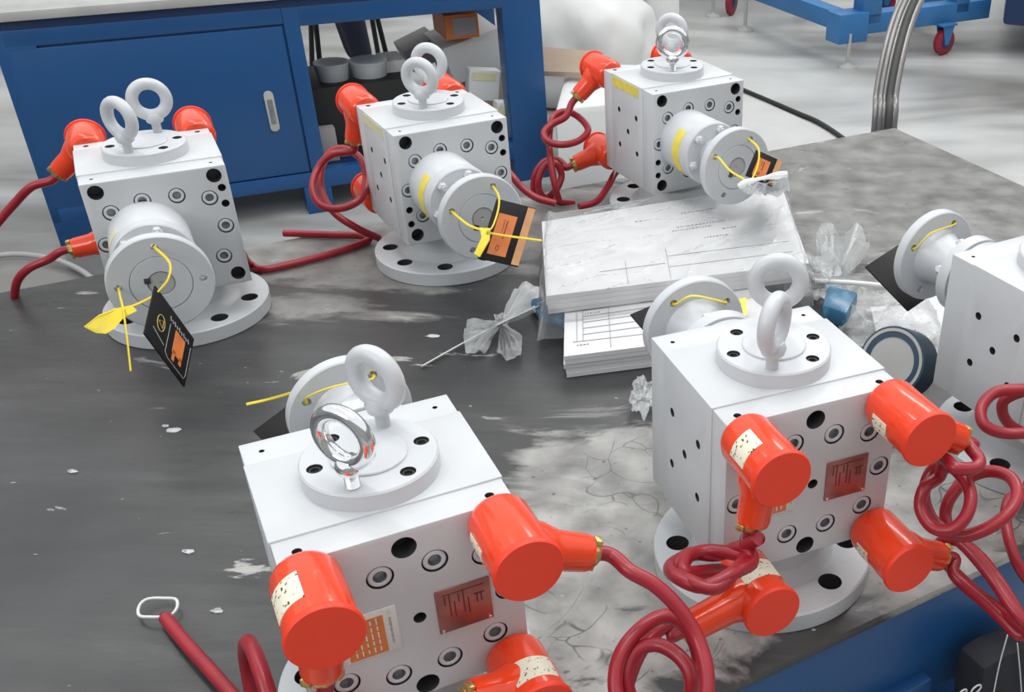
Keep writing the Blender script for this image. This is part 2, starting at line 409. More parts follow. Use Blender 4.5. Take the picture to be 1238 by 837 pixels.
tpl = objm('terminal_plate', plate(YT - .0004, YE, big_t, ring_t, [(-.003, .173)], 1), pump)
# socket screws, sunk in their counterbores, a dark gap around each
sm = MB().lathe([(0, -.008), (.0103, -.008), (.0103, -.0012), (.0092, -.0002), (.0066, -.0002), (.0058, -.001)], (0, 0, 0), (0, 0, 1), 28)
sock = MB().lathe([(.0062, -.0006), (.0058, -.0058), (0, -.0062)], (0, 0, 0), (0, 0, 1), 6)
sme = sm.mesh(); sme.materials.append(M['paint2']); sockme = sock.mesh(); sockme.materials.append(M['steel'])
def screw(x, y, z, rot, parent, sc=1., recess=.0):
    s_ = bpy.data.objects.new('socket_screw', sme); COL.objects.link(s_); s_.parent = parent
    s_.location = (x, y, z); s_.rotation_euler = rot; s_.scale = (sc,) * 3
    h = bpy.data.objects.new('hex_socket', sockme); COL.objects.link(h); h.parent = s_
    h.rotation_euler = (0, 0, random.random() * 3)
for x, z in ring_c: screw(x, YC, z, (pi / 2, 0, 0), cpl)
for x, z in ring_t: screw(x, YE, z, (-pi / 2, 0, 0), tpl)
# top flange
mb = MB().lathe([(0, ZT - .0005), (.0602, ZT - .0005), (.0602, ZT + .0158), (.0585, ZT + .0175), (0, ZT + .0175)], (0, 0, 0), (0, 0, 1), 72)
ct = MB()
for a in (0, 120, 180, 300): ct.cyl((.0469 * cos(RAD(a)), .0469 * sin(RAD(a)), ZT + .012), (0, 0, 1), .0070, .02, 24)
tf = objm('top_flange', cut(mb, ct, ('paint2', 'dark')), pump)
ss = MB().lathe([(0, 0), (.0056, 0), (.0056, .0036), (.0036, .0036), (.003, .0012), (0, .0012)], (0, 0, 0), (0, 0, 1), 20).mesh(); ss.materials.append(M['rubber'])
for a in (0, 120, 180, 300):
    s_ = bpy.data.objects.new('socket_screw', ss); COL.objects.link(s_); s_.parent = tf; s_.location = (.0469 * cos(RAD(a)), .0469 * sin(RAD(a)), ZT + .0122)
obj('cover_disc', MB().lathe([(0, ZT + .0168), (.0335, ZT + .0168), (.0335, ZT + .0192), (.0325, ZT + .020), (0, ZT + .020)], (0, 0, 0), (0, 0, 1), 48), 'paint2', pump)
# bearing housing, drum, disc, hub, shaft
C0 = Vector((CX, 0, CZ)); ax = (0, -1, 0)
drum = obj('bearing_housing', MB().lathe([(0, -.002), (.0565, -.002), (.0565, .068), (.0545, .0715), (0, .0715)], C0 + Y * YC, ax, 72), 'paint2', pump)
disc = obj('bearing_disc', MB().lathe([(0, 0), (.050, 0), (.050, .002), (.0575, .002), (.0575, .0205), (.0555, .0225), (.030, .0225), (0, .0225)], C0 + Y * (YC - .0715), ax, 72), 'paint2', pump)
bolt = MB().cyl((0, 0, 0), (0, 0, 1), .0075, .010, 6, .001).cyl((0, 0, .0095), (0, 0, 1), .0040, .004, 16).mesh(); bolt.materials.append(M['paint2'])
for k in range(6):
    a = RAD(15 + 60 * k); s_ = bpy.data.objects.new('hex_bolt', bolt); COL.objects.link(s_); s_.parent = disc
    s_.location = (CX + .0465 * cos(a), YC - .0935, CZ + .0465 * sin(a)); s_.rotation_euler = (pi / 2, 0, 0)
obj('shaft_hub', MB().lathe([(.029, 0), (.029, .020), (.031, .030), (.040, .060), (.044, .064), (0, .064)], C0 + Y * (YC - .0935), ax, 56), 'paint2', pump)
# flange: origin on its axis so that it can turn
mb = MB().lathe([(0, 0), (.0670, 0), (.0685, .0015), (.0685, .0150), (.0670, .0165), (0, .0165)], (0, 0, 0), (0, -1, 0), 96)
ct = MB()
for k in range(4):
    a = pi / 2 * k; ct.cyl((.0535 * cos(a), .01, .0535 * sin(a)), (0, -1, 0), .0052, .04, 24)
ct.cyl((0, -.0135, 0), (0, -1, 0), .0400, .01, 64)
flg = objm('shaft_flange', cut(mb, ct, ('paint2', 'paint')), pump); flg.location = (CX, YC - .1565, CZ)
def fpart(name, mb, m_):
    o = obj(name, mb, m_); o.parent = flg; return o
fpart('hub_face', MB().lathe([(.0392, -.0125), (.0392, -.0158), (.0386, -.0166), (.0180, -.0166), (.0180, -.0100), (0, -.0100)], (0, 0, 0), (0, 1, 0), 64), 'paint2')
fpart('shaft_end', MB().lathe([(0, .0112), (.0168, .0112), (.0168, .0142), (.0155, .0155), (.003, .0155), (.0015, .013), (0, .013)], (0, 0, 0), (0, -1, 0), 40), 'mill')
fpart('keyway', MB().box((-.0170, -.0155, .006), (.008, .004, .008), .0004), 'dark')
# eyebolts: ring centre 50 mm above the flange
def eyebolt(R0, r0, hc, thread):
    mb = MB(); mb.torus(Vector((0, 0, hc)), R0, r0, (0, 1, 0), 44, 16)
    b_ = hc - R0 - r0
    pr = [(0, -.006), (.0066, -.006), (.0066, b_ - .005), (.0120, b_ - .001), (.0138, b_ + .006), (.0105, b_ + .012), (0, b_ + .012)]
    if thread:
        pr = [(0, -.006)]; h = -.005
        while h < b_ - .004: pr += [(.0064, h), (.0054, h + .001)]; h += .002
        pr += [(.0115, b_ - .002), (.0125, b_ + .004), (.009, b_ + .010), (0, b_ + .010)]
    mb.lathe(pr, (0, 0, 0), (0, 0, 1), 24)
    return mb.mesh(60)
eye_paint = eyebolt(.0238, .0088, .0505, False); eye_paint.name = 'eyebolt'; eye_paint.materials.append(M['paint2'])
eye_chrome = eyebolt(.0238, .0072, .0500, True); eye_chrome.materials.append(M['chrome'])
HZ = ZT + .0175
# nameplate and warning sticker on the terminal side
npl = obj('nameplate', MB().box((-.043, YE + .0008, .171), (.050, .0016, .049), .0005), 'plate', pump)
ink = MB()
for k in range(6): ink.box((-.026 - .0042 * k, YE + .0018, .183 - .006 * (k % 3)), (.0011, .0004, .010 + .008 * ((k * 2) % 3)))
ink.box((-.057, YE + .0018, .181), (.010, .0004, .0012)).box((-.059, YE + .0018, .176), (.0012, .0004, .010)).box((-.055, YE + .0018, .176), (.0012, .0004, .010)).box((-.043, YE + .0018, .190), (.038, .0004, .0008))
inko = obj('engraving', ink, 'plateink', npl, local=True)
for x, z in ((-.0215, .1495), (-.0645, .1495)):
    obj('rivet', MB().lathe([(0, 0), (.0019, 0), (.0016, .0012), (0, .0016)], (x, YE + .0014, z), (0, 1, 0), 14), 'chrome', npl, local=True)
stk = obj('warning_sticker', MB().box((.0405, YE + .0006, .172), (.049, .0012, .050), .0004), 'cream', pump)
stk['label'] = 'pale sticker with orange block and warning triangle'
obj('orange_block', MB().box((.0445, YE + .0014, .170), (.033, .0006, .042)), 'stickor', stk, local=True)
tx = MB()
for k in range(5):
    for j in range(5):
        ln = .004 + .003 * random.random()
        tx.box((.034 + .0052 * k, YE + .0019, .186 - .0078 * j), (.0012, .0004, ln))
for a, b_ in (((.0245, .1905), (.0205, .1905)), ((.0205, .1905), (.0225, .1950)), ((.0225, .1950), (.0245, .1905))):
    tx.tube([(a[0], YE + .0015, a[1]), (b_[0], YE + .0015, b_[1])], .0004, 5, 1)
obj('sticker_text', tx, 'cream', stk, local=True)
tx = MB()
for j in range(12): tx.box((.0225, YE + .0014, .185 - .0026 * j), (.0024 * (.6 + .4 * random.random()), .0004, .0012))
obj('small_print', tx, 'ink', stk, local=True)

def arc_patch(mb, r, y0, y1, a0, a1, nseg=20, c=(CX, CZ), th=.0006):
    b = bmesh.new(); V = []
    for k in range(nseg + 1):
        a = a0 + (a1 - a0) * k / nseg
        V.append([b.verts.new((c[0] + q * cos(a), yy, c[1] + q * sin(a))) for q, yy in ((r, y0), (r, y1), (r + th, y1), (r + th, y0))])
    for A, B in zip(V, V[1:]):
        for j in range(4): b.faces.new((A[j], A[(j + 1) % 4], B[(j + 1) % 4], B[j]))
    b.faces.new(V[0]); b.faces.new(V[-1][::-1]); bmesh.ops.recalc_face_normals(b, faces=b.faces)
    mb._merge(b); return mb

PUMPS = [(-.8476, 1.5824, .4975), (-.4679, 1.8198, .5772), (-.0589, 2.0689, .5637), (-.2894, .7700, 3.6472), (.0783, .9791, 3.5757), (.4569, 1.2257, 3.6795)]
PL = ['grey gear pump in front of the blue cabinet door, leftmost of all',
      'grey gear pump standing just left of the bagged papers',
      'grey gear pump behind the bagged papers, bright yellow strip on its side',
      'largest grey gear pump at bottom centre with orange warning sticker',
      'grey gear pump right of centre with four red plugs facing us',
      'grey gear pump cut off by the right edge of the picture']
FROT = [-4, 66, 60, 34, 54, 27]
# ring plane heading in the world for the two eyebolts (local 60 deg, 240 deg): angle of the ring's width direction, 0 = to the right
EYES = [((24, 'p'), (-24, 'p')), ((-11, 'p'), (-14, 'p')), ((-15, 'p'), (0, 'c')), ((-22, 'c'), (-28, 'p')), ((66, 'p'), (0, 'p')), ((40, 'p'), (10, 'p'))]
pumps = []
for i, (x, y, a) in enumerate(PUMPS):
    if i == 0: continue
    r = copy_tree(pump); pumps.append(r)
pumps.insert(0, pump)
for i, (x, y, a) in enumerate(PUMPS):
    r = pumps[i]; r.location = (x, y, 0); r.rotation_euler = (0, 0, a); r['label'] = PL[i]; r['group'] = 'gear pumps on the workbench'; del r['group']
    for ch in r.children:
        if ch.name.startswith('shaft_flange'): ch.rotation_euler = (0, -RAD(FROT[i]), 0)
    # near / far in the picture
    e60, e240 = EYES[i]
    for ang, (hd, kind) in ((60, e60), (240, e240)):
        e = bpy.data.objects.new('eyebolt', eye_chrome if kind == 'c' else eye_paint); COL.objects.link(e); e.parent = r
        e.location = (.0469 * cos(RAD(ang)), .0469 * sin(RAD(ang)), HZ); e.rotation_euler = (0, 0, RAD(hd) - a)
        if kind == 'c': e['label'] = 'chrome eyebolt'
    if i in (0, 1, 2):
        if i: 
            s_ = obj('tape_strip', MB().box((-.1003, .003, .2605), (.0006, .100, .017)), 'yellowsoft' if i == 2 else 'palestrip', r, local=True); s_['label'] = 'yellow tape strip'
        s_ = obj('tape_strip', arc_patch(MB(), .0566, YC - .066, YC - .043, RAD(135), RAD(222)), 'palestrip' if i == 0 else 'yellowsoft', r, local=True); s_['label'] = 'yellow tape on the housing'
def PW(i, x, y, z):
    q = PUMPS[i]; c, s_ = cos(q[2]), sin(q[2]); return Vector((q[0] + c * x - s_ * y, q[1] + s_ * x + c * y, z))
def PD(i, x, y, z): return PW(i, x, y, z) - PW(i, 0, 0, 0)

# ------------------------------------------------------------------ red heater plugs
GL = {}
def plug(i, sx, z, ed, L, label, stick=None):
    base = PW(i, sx * .081, YE, z); t = thing('heater_plug', label, 'plug', base, PUMPS[i][2])
    d = Vector((0, 1, 0))
    o = Vector((0, 0, 0)); e = Vector((ed[0], 0, ed[1])).normalized(); e = (e + d * .12).normalized()
    obj('barrel', MB().lathe([(0, .0003), (.0225, .0003), (.0265, .004), (.0285, .010), (.0288, .068), (.0285, .0755), (0, .0755)], o, d, 48), 'red', t, local=True)
    obj('cap', MB().lathe([(0, .0745), (.0300, .0745), (.0306, .076), (.0306, .079), (.0294, .081), (0, .0812)], o, d, 48), 'redcap', t, local=True)
    r0 = o + d * .046
    obj('elbow', MB().lathe([(.0250, .012), (.0235, .022), (.0200, .031), (.0178, .038), (.0168, L - .004), (.0155, L)], r0, e, 32).lathe([(.0155, L), (0, L)], r0, e, 32), 'red', t, local=True)
    g = MB().lathe([(0, L - .001), (.0125, L - .001), (.0122, L + .004), (.0095, L + .008), (0, L + .008)], r0, e, 8)
    sd = e.cross(d)
    g.box(r0 + e * (L + .004) + sd * .0115, (.009, .009, .007), .001, e.to_track_quat('Z', 'Y').to_matrix())
    g.box(r0 + e * (L + .004) - sd * .0115, (.009, .009, .007), .001, e.to_track_quat('Z', 'Y').to_matrix())
    obj('cable_clamp', g, 'brass', t, local=True)['label'] = 'brass cable clamp'
    if stick:
        a0, a1, y0, y1 = stick
        s_ = obj('sticker', arc_patch(MB(), .0287, y0, y1, RAD(a0), RAD(a1), 16, (0, 0)), 'label', t, local=True); s_['label'] = 'cream printed sticker'
    gl = r0 + e * (L + .002)
    GL[(i, sx, round(z, 2))] = (t, PW(i, 0, 0, 0) * 0 + base + PD(i, gl.x, gl.y, 0) + Vector((0, 0, gl.z)), PD(i, e.x, e.y, 0) + Vector((0, 0, e.z)))
    return t
HI, LO = .257, .093
plug(0, -1, HI, (-.75, -.62), .066, 'red elbow plug at upper left of the leftmost pump, cable running off left')
plug(0, -1, LO, (-1, -.12), .066, 'red elbow plug low at the left of the leftmost back pump, its cable bending down')
plug(0, 1, HI, (.15, -1), .066, 'red plug showing above the right rear corner of the leftmost back pump')
plug(0, 1, LO, (0, -1), .05, 'red plug low behind the leftmost back pump at its right')
plug(1, -1, HI, (-.25, -1), .066, 'red elbow plug at upper left of the middle back pump, above a cable loop')
plug(1, -1, LO, (.9, -.4), .060, 'short red plug low at the left of the middle back pump, inside the cable loop')
plug(1, 1, HI, (.1, -1), .066, 'red plug peeping over the far edge of the middle back pump')
plug(1, 1, LO, (0, -1), .05, 'red plug hidden low behind the middle back pump')
plug(2, -1, HI, (-.72, -.69), .066, 'red elbow plug upper left of the pump behind the bagged papers')
plug(2, -1, LO, (-1, -.30), .066, 'red elbow plug lower left of the pump behind the bagged papers')
plug(2, 1, HI, (0, -1), .066, 'red plug just visible behind the eyebolts of the pump at back right')
plug(2, 1, LO, (0, -1), .05, 'red plug hidden low behind the pump with chrome front ring at back right')
plug(3, 1, HI, (.12, -1), .060, 'red plug at upper left of the foreground pump, elbow pointing down', (15, 78, .028, .060))
plug(3, -1, HI, (-1, -.40), .068, 'red plug at upper right of the foreground pump, elbow pointing right', (-28, 12, .018, .046))
plug(3, -1, LO, (1, .35), .060, 'red plug at the bottom edge of the picture, lower right of the foreground pump', (55, 140, .040, .066))
plug(3, 1, LO, (1, -.4), .060, 'red plug low at the left of the foreground pump, below the picture edge')
plug(4, 1, HI, (.22, -1), .066, 'red plug at upper left of the right-of-centre pump, elbow down into a cable bundle', (8, 72, .030, .056))
plug(4, -1, HI, (-.85, -.45), .066, 'red plug at upper right of the right-of-centre pump', (-34, 8, .022, .046))
plug(4, -1, LO, (-.9, -.35), .066, 'red plug at lower right of the right-of-centre pump, over the bench edge', (-36, 4, .022, .042))
plug(4, 1, LO, (1, -.12), .082, 'red plug lying low on the round base of the right-of-centre pump, elbow pointing left', (50, 135, .030, .056))
plug(5, 1, LO, (1, -.18), .078, 'red plug at the right edge of the picture with only its cable clamp showing')
plug(5, 1, HI, (.3, -1), .062, 'red plug of the right edge pump, upper one, out past the edge')

CR = .0068
def cable(key, pts, label, r=CR, tail=True):
    t, g, e = GL[key]; P = [g - e * .004, g + e * .018]
    for p in pts:
        if isinstance(p, Vector): P.append(p)
        elif len(p) == 4: P.append(at(p[0], p[1], p[2]))
        else: P.append(atd(*p))
    mb = MB().tube(P, r, 14, 7)
    return solo('power_cable', mb, 'cable', label, 'cable', angle=60)
def gd(key): return depth(GL[key][1])
# back row
d = gd((0, -1, .26))
cable((0, -1, .26), [(38, 226, d), (16, 248, d + .01), (-8, 276, d + .02), (-50, 330, d + .03), (-90, 400, .007, 'z')], 'dark red cable leaving the picture at the left edge, from the leftmost pump')
d = gd((0, -1, .09))
cable((0, -1, .09), [(58, 314, d), (36, 324, d), (22, 338, d + .01), (18, 356, d + .03), (20, 384, d + .07), (24, 440, d + .1)], 'dark red cable from the low left plug dropping over the back table edge')
d = gd((0, 1, .26))
cable((0, 1, .26), [(270, 240, d + .02), (283, 275, d), (292, 305, d - .01), (303, 320, .008, 'z'), (318, 326, .008, 'z'), (350, 320, .008, 'z'), (400, 307, .008, 'z'), (436, 295, .008, 'z'), (446, 289, .009, 'z'), (434, 285, .009, 'z'), (400, 284, .008, 'z'), (343, 282, .008, 'z')], 'red cable lying folded on the table between the two left back pumps')
d = gd((1, -1, .26))
cable((1, -1, .26), [(401, 187, d), (385, 203, d), (378, 228, d - .02), (388, 248, d - .03), (412, 252, d - .03), (436, 240, d - .02), (443, 215, d + .02), (436, 192, d + .04), (418, 180, d + .05), (400, 184, d + .05), (388, 205, d + .04), (390, 235, d + .03), (405, 258, d + .02), (430, 275, d + .03), (458, 288, .01, 'z')], 'dark red cable looped once beside the middle back pump')
d = gd((1, 1, .26))
cable((1, 1, .26), [(598, 190, d + .02), (618, 212, d), (632, 228, d), (650, 240, d), (672, 246, d)], 'dark red cable leaving the right side of the middle back pump')
d = gd((2, -1, .26))
cable((2, -1, .26), [(684, 141, d), (668, 150, d), (658, 160, d - .01), (662, 171, d - .02), (680, 175, d - .02), (700, 170, d), (711, 157, d + .02), (700, 142, d + .03), (684, 135, d + .03), (669, 142, d + .02), (664, 165, d + .01), (666, 195, d), (671, 225, d), (676, 243, d + .02)], 'dark red cable looping below the upper left plug of the back right pump')
d = gd((2, -1, .09))
cable((2, -1, .09), [(682, 199, d), (673, 193, d), (658, 196, d - .01), (647, 212, d - .01), (646, 232, d), (658, 240, d), (672, 230, d - .02), (679, 212, d - .02), (672, 198, d - .03), (660, 200, d - .03), (651, 218, d - .03), (655, 236, d - .02), (672, 243, d), (694, 246, d + .02)], 'dark red cable wound in a tight coil left of the back right pump')
t_, g_, e_ = GL[(2, 1, .09)]
cable((2, 1, .09), [g_ + Vector((-.05, .02, -.03)), (760, 200, 2.28), (745, 208, 2.22), (736, 224, 2.18), (722, 243, 2.14), (700, 250, 2.12)], 'dark red cable curving down between the back right pump and the bagged papers')
# foreground pump
d = gd((3, -1, .26))
L1 = [(762, 691, d), (792, 708, d), (820, 735, d), (842, 770, d), (854, 810, d - .01), (852, 850, d - .02), (828, 885, d - .02), (790, 890, d - .01), (758, 868, d), (744, 832, d + .01), (750, 792, d + .02), (775, 760, d + .035), (806, 745, d + .045), (832, 762, d + .05), (845, 800, d + .045), (838, 850, d + .04), (800, 876, d + .03), (766, 850, d + .025), (757, 815, d + .025), (768, 788, d + .03), (795, 780, d + .03), (822, 795, d + .02), (836, 822, d + .015), (830, 860, d + .02), (800, 910, d)]
cable((3, -1, .26), L1, 'thick red cable coiled in big loops between the foreground pump and the right-of-centre pump')
d = gd((3, 1, .26))
cable((3, 1, .26), [(364, 862, d), (345, 872, d + .01), (328, 848, d + .02), (316, 812, d + .03), (306, 786, d + .05), (299, 776, d + .08), (297, 792, d + .12), (303, 830, d + .14), (312, 880, d + .14)], 'red cable arching beside the left flank of the foreground pump')
# right-of-centre pump
d = gd((4, 1, .26))
c_ = []
for k in range(20):
    a = RAD(20 + k * 47); rx, ry = 57 - 1.2 * k, (24, 14, 19, 27, 12)[k % 5]
    X = rx * cos(a); Yp = -ry * sin(a)
    c_.append((862 + X * .985 + Yp * .10, 684 - X * .17 + Yp, d + .035 * sin(a) + .004 * (k % 4) - .012))
cable((4, 1, .26), [(916, 652, d - .012)] + c_[1:] + [(872, 690, d + .05), (885, 705, d + .09)], 'red cable wound in a flat bundle under the upper left plug of the right-of-centre pump')
d = gd((4, -1, .26))
cable((4, -1, .26), [(1172, 540, d), (1184, 556, d - .01), (1178, 566, d - .02), (1155, 566, d - .03), (1142, 556, d - .01), (1136, 576, d + .01), (1118, 590, d), (1113, 615, d), (1128, 638, d - .01), (1152, 640, d - .02), (1170, 620, d - .02), (1172, 592, d - .01), (1152, 566, d + .01), (1128, 568, d + .03), (1117, 600, d + .03), (1130, 632, d + .02), (1160, 648, d + .01), (1192, 640, d), (1218, 622, d), (1230, 600, d + .01), (1222, 578, d + .03), (1196, 570, d + .05), (1168, 580, d + .06), (1148, 604, d + .06), (1143, 626, d + .06), (1152, 646, d + .05), (1174, 668, d + .04), (1200, 700, d + .03), (1232, 745, d + .01), (1290, 800, d)], 'red cable in two round loops right of the right-of-centre pump')
d = gd((4, -1, .09))
cable((4, -1, .09), [(1152, 692, d), (1166, 708, d - .01), (1190, 728, d - .03), (1215, 752, d - .05), (1232, 768, d - .06), (1238, 760, d - .06), (1226, 733, d - .05), (1205, 700, d - .03), (1185, 674, d), (1160, 655, d + .01), (1140, 654, d + .02), (1134, 668, d + .03), (1152, 690, d + .02), (1180, 716, d), (1210, 738, d - .04), (1240, 762, d - .07), (1290, 800, d - .09)], 'red cable doubled over the bench edge below the right plugs')
d = gd((4, 1, .09))
cable((4, 1, .09), [(822, 748, d), (800, 760, d - .01), (780, 780, d - .01), (764, 812, d - .01), (756, 850, d - .01), (760, 900, d)], 'red cable from the low left plug sweeping down into the big coil')
d = gd((5, 1, .26))
cable((5, 1, .26), [(1330, 480, d), (1290, 470, d), (1240, 471, d), (1205, 474, d), (1187, 492, d - .01), (1190, 514, d - .02), (1215, 524, d - .02), (1250, 520, d - .02), (1280, 495, d), (1262, 470, d + .03), (1235, 474, d + .03), (1213, 486, d + .04), (1216, 508, d + .05), (1240, 524, d + .05), (1290, 530, d + .05)], 'red cable loop in front of the pump at the right edge')
d = gd((5, 1, .09))
cable((5, 1, .09), [(1222, 602, d), (1216, 622, d - .01), (1222, 660, d - .03), (1242, 700, d - .03), (1300, 760, d)], 'red cable hanging from the clamp at the right edge')
# loose cable end with bare white wire
le = thing('power_cable', 'loose red cable at lower left with a bare white wire loop on its cut end', 'cable', at(200, 745, .004))
P = [at(200, 747, .010), at(214, 765, .012), at(232, 786, .014), at(252, 808, .015), at(275, 834, .016), at(310, 872, .02), at(350, 900, .05)]
obj('jacket', MB().tube(P, .0072, 16, 6), 'cable', le)
c0 = at(192, 738, .006)
obj('wire_loop', MB().tube([c0 + Vector((.021 * cos(a), .017 * sin(a), .004 + .002 * sin(3 * a))) for a in [RAD(-50 + 24 * k) for k in range(16)]] , .0017, 8, 4), 'white', le)['label'] = 'white wire loop'
obj('core', MB().tube([at(197, 744, .010), at(203, 750, .010)], .0042, 10, 1), 'rubber', le)

# ------------------------------------------------------------------ hang tags and cable ties
def card(corner, e1, e2, label, style, key):
    "card spanned by e1 (along top) and e2 (down)"
    t = thing('hang_tag', label, 'tag', corner)
    nn = e1.cross(e2).normalized()
    if nn.dot(CAM - corner) < 0: nn = -nn
    obj('card', MB().prism([corner, corner + e1, corner + e1 + e2, corner + e2], -nn * .003, .0006), 'black', t)
    def quad(a0, a1, b0, b1, m_, name, lift=.0004):
        pts = [corner + e1 * a + e2 * b + nn * lift for a, b in ((a0, b0), (a1, b0), (a1, b1), (a0, b1))]
        return obj(name, MB().prism(pts, nn * .0003), m_, t)
    if style == 1:
        q = quad(.58, .82, .28, .72, 'orange', 'orange_picture'); quad(.60, .66, .66, .86, 'orange', 'orange_picture'); quad(.76, .82, .66, .80, 'orange', 'orange_picture')
        mb = MB(); pl = lambda a, b: corner + e1 * a + e2 * b + nn * .0006
        mb.tube([pl(.26 + .085 * cos(s_), .5 + .15 * sin(s_)) for s_ in [RAD(20 * k) for k in range(19)]], .0006, 5, 1)
        mb.tube([pl(.20, .5), pl(.30, .42), pl(.31, .56), pl(.20, .5)], .0005, 5, 1)
        obj('gold_emblem', mb, 'gold', t)
        mb = MB(); mb.tube([pl(.12, .72), pl(.40, .80)], .0005, 5, 1)
        for k in range(9): mb.tube([pl(.42 + .055 * k, .17 + .025 * (k % 2)), pl(.45 + .055 * k, .24)], .0006, 5, 1)
        obj('silver_lettering', mb, 'mill', t)
        mb = MB(); mb.tube([pl(.45, .3), pl(.45, .86), pl(.52, .92), pl(.92, .92), pl(.95, .84), pl(.95, .25)], .0004, 5, 1); obj('border_line', mb, 'mill', t)
    if style == 2:
        quad(.16, .62, .22, .90, 'orange', 'orange_picture'); quad(.80, .99, 0.02, .99, 'tan', 'edge_band', .0008)
        mb = MB(); pl = lambda a, b: corner + e1 * a + e2 * b + nn * .0009
        mb.tube([pl(.42, .32), pl(.42, .62)], .0007, 5, 1).tube([pl(.35, .3), pl(.35, .5)], .0004, 5, 1)
        mb.tube([pl(.36 + .04 * cos(RAD(40 * k)), .78 + .04 * sin(RAD(40 * k))) for k in range(10)], .0005, 5, 1)
        obj('picture_lines', mb, 'plateink', t)
    if style == 3: quad(.55, .98, .80, .99, 'orange', 'orange_picture')
    return t
def C(px, py, d): return atd(px, py, d)
A_ = C(188, 345, 1.425); card(A_, C(235, 410, 1.475) - A_, C(175, 403, 1.385) - A_, 'black tag with orange figure hanging from the leftmost pump flange, turned edgewise', 1, 0)
A_ = C(601, 240, 1.62); card(A_, C(648, 252, 1.655) - A_, C(578, 312, 1.585) - A_, 'black card with orange machine picture hanging from the middle back pump flange', 2, 1)
A_ = C(915, 181, 1.835); card(A_, C(946, 195, 1.87) - A_, C(902, 212, 1.812) - A_, 'black card with orange picture poking up behind the bagged papers', 2, 2)
A_ = C(306, 521, 1.305); card(A_, C(352, 487, 1.330) - A_, C(345, 560, 1.28) - A_, 'black card corner sticking out left of the foreground pump flange', 0, 3)
A_ = C(762, 380, 1.475); card(A_, C(800, 364, 1.50) - A_, C(805, 430, 1.46) - A_, 'black card corner behind the flange over the printed paper stack', 0, 4)
A_ = C(1046, 322, 1.655); card(A_, C(1086, 296, 1.69) - A_, C(1098, 376, 1.63) - A_, 'black square card behind the flange of the right edge pump', 3, 5)
def tie(paths, flags, label):
    p0 = paths[0][0]; t = thing('cable_tie', label, 'cable tie', Vector(p0))
    for p in paths: obj('strap', MB().tube(p, .0019, 8, 4, flat=.55), 'yellow', t)
    for f in flags:
        nn = (f[1] - f[0]).cross(f[2] - f[0]).normalized()
        obj('flag', MB().prism(f, nn * .0018, .0004), 'yellow', t)
    return t
def FH(i, ang, y=YC - .173, r=.0535):
    a = RAD(ang); return PW(i, CX + r * cos(a), y, CZ + r * sin(a))
h = FH(0, 86); h2 = FH(0, 176)
tie([[FH(0, 86, YC - .165), h, C(205, 318, 1.43), C(203, 338, 1.42), C(191, 353, 1.42)], [FH(0, 176, YC - .165), h2, C(146, 362, 1.43), C(149, 374, 1.42)], [C(149, 374, 1.42), C(154, 412, 1.40), C(158, 449, 1.39)], [C(150, 374, 1.42), C(168, 367, 1.425), C(186, 358, 1.43)]],
    [[C(102, 396, 1.41), C(120, 382, 1.41), C(140, 374, 1.42), C(160, 370, 1.42), C(166, 376, 1.42), C(150, 384, 1.42), C(138, 398, 1.41), C(128, 404, 1.41), C(116, 403, 1.41)]], 'yellow seal tie with broad flag on the leftmost pump flange')
tie([[FH(1, 156, YC - .165), FH(1, 156), C(566, 272, 1.61), C(585, 279, 1.59)], [FH(1, 66, YC - .165), FH(1, 66), C(603, 238, 1.615), C(602, 255, 1.60), C(595, 275, 1.58), C(588, 280, 1.58)], [C(588, 281, 1.58), C(610, 285, 1.60), C(655, 291, 1.62)]],
    [[C(580, 275, 1.585), C(593, 276, 1.585), C(592, 290, 1.58), C(580, 311, 1.57), C(573, 307, 1.57), C(582, 287, 1.58)]], 'yellow seal tie across the orange picture card')
tie([[FH(2, 156, YC - .165), C(868, 190, 1.84), C(882, 206, 1.82), C(900, 217, 1.81)], [FH(2, 66), C(917, 180, 1.83), C(916, 200, 1.82), C(909, 217, 1.81)]], [], 'thin yellow tie on the flange behind the bagged papers')
bk = YC - .154
tie([[FH(3, 34, YC - .18), FH(3, 34, bk), C(372, 480, depth(FH(3, 34, bk)) - .012), C(405, 467, depth(FH(3, 80, bk)) - .02), FH(3, 124, bk) + Vector((0, -.006, .0)), FH(3, 124, YC - .17)], [FH(3, 40, YC - .178), C(325, 483, 1.275), C(298, 489, 1.28)]], [], 'yellow tie across the back of the foreground pump flange, tail sticking out left')
tie([[FH(4, 54, YC - .18), FH(4, 54, bk), C(835, 358, depth(FH(4, 80, bk)) - .018), C(862, 362, depth(FH(4, 120, bk)) - .018), C(878, 366, depth(FH(4, 144, bk)) - .01), FH(4, 146, YC - .17)]], [], 'yellow tie across the back of the flange over the paper stack')
tie([[FH(5, 27, YC - .18), FH(5, 27, bk), C(1125, 282, depth(FH(5, 70, bk)) - .012), FH(5, 117, bk), FH(5, 117, YC - .17)]], [], 'yellow tie across the back of the right edge pump flange')

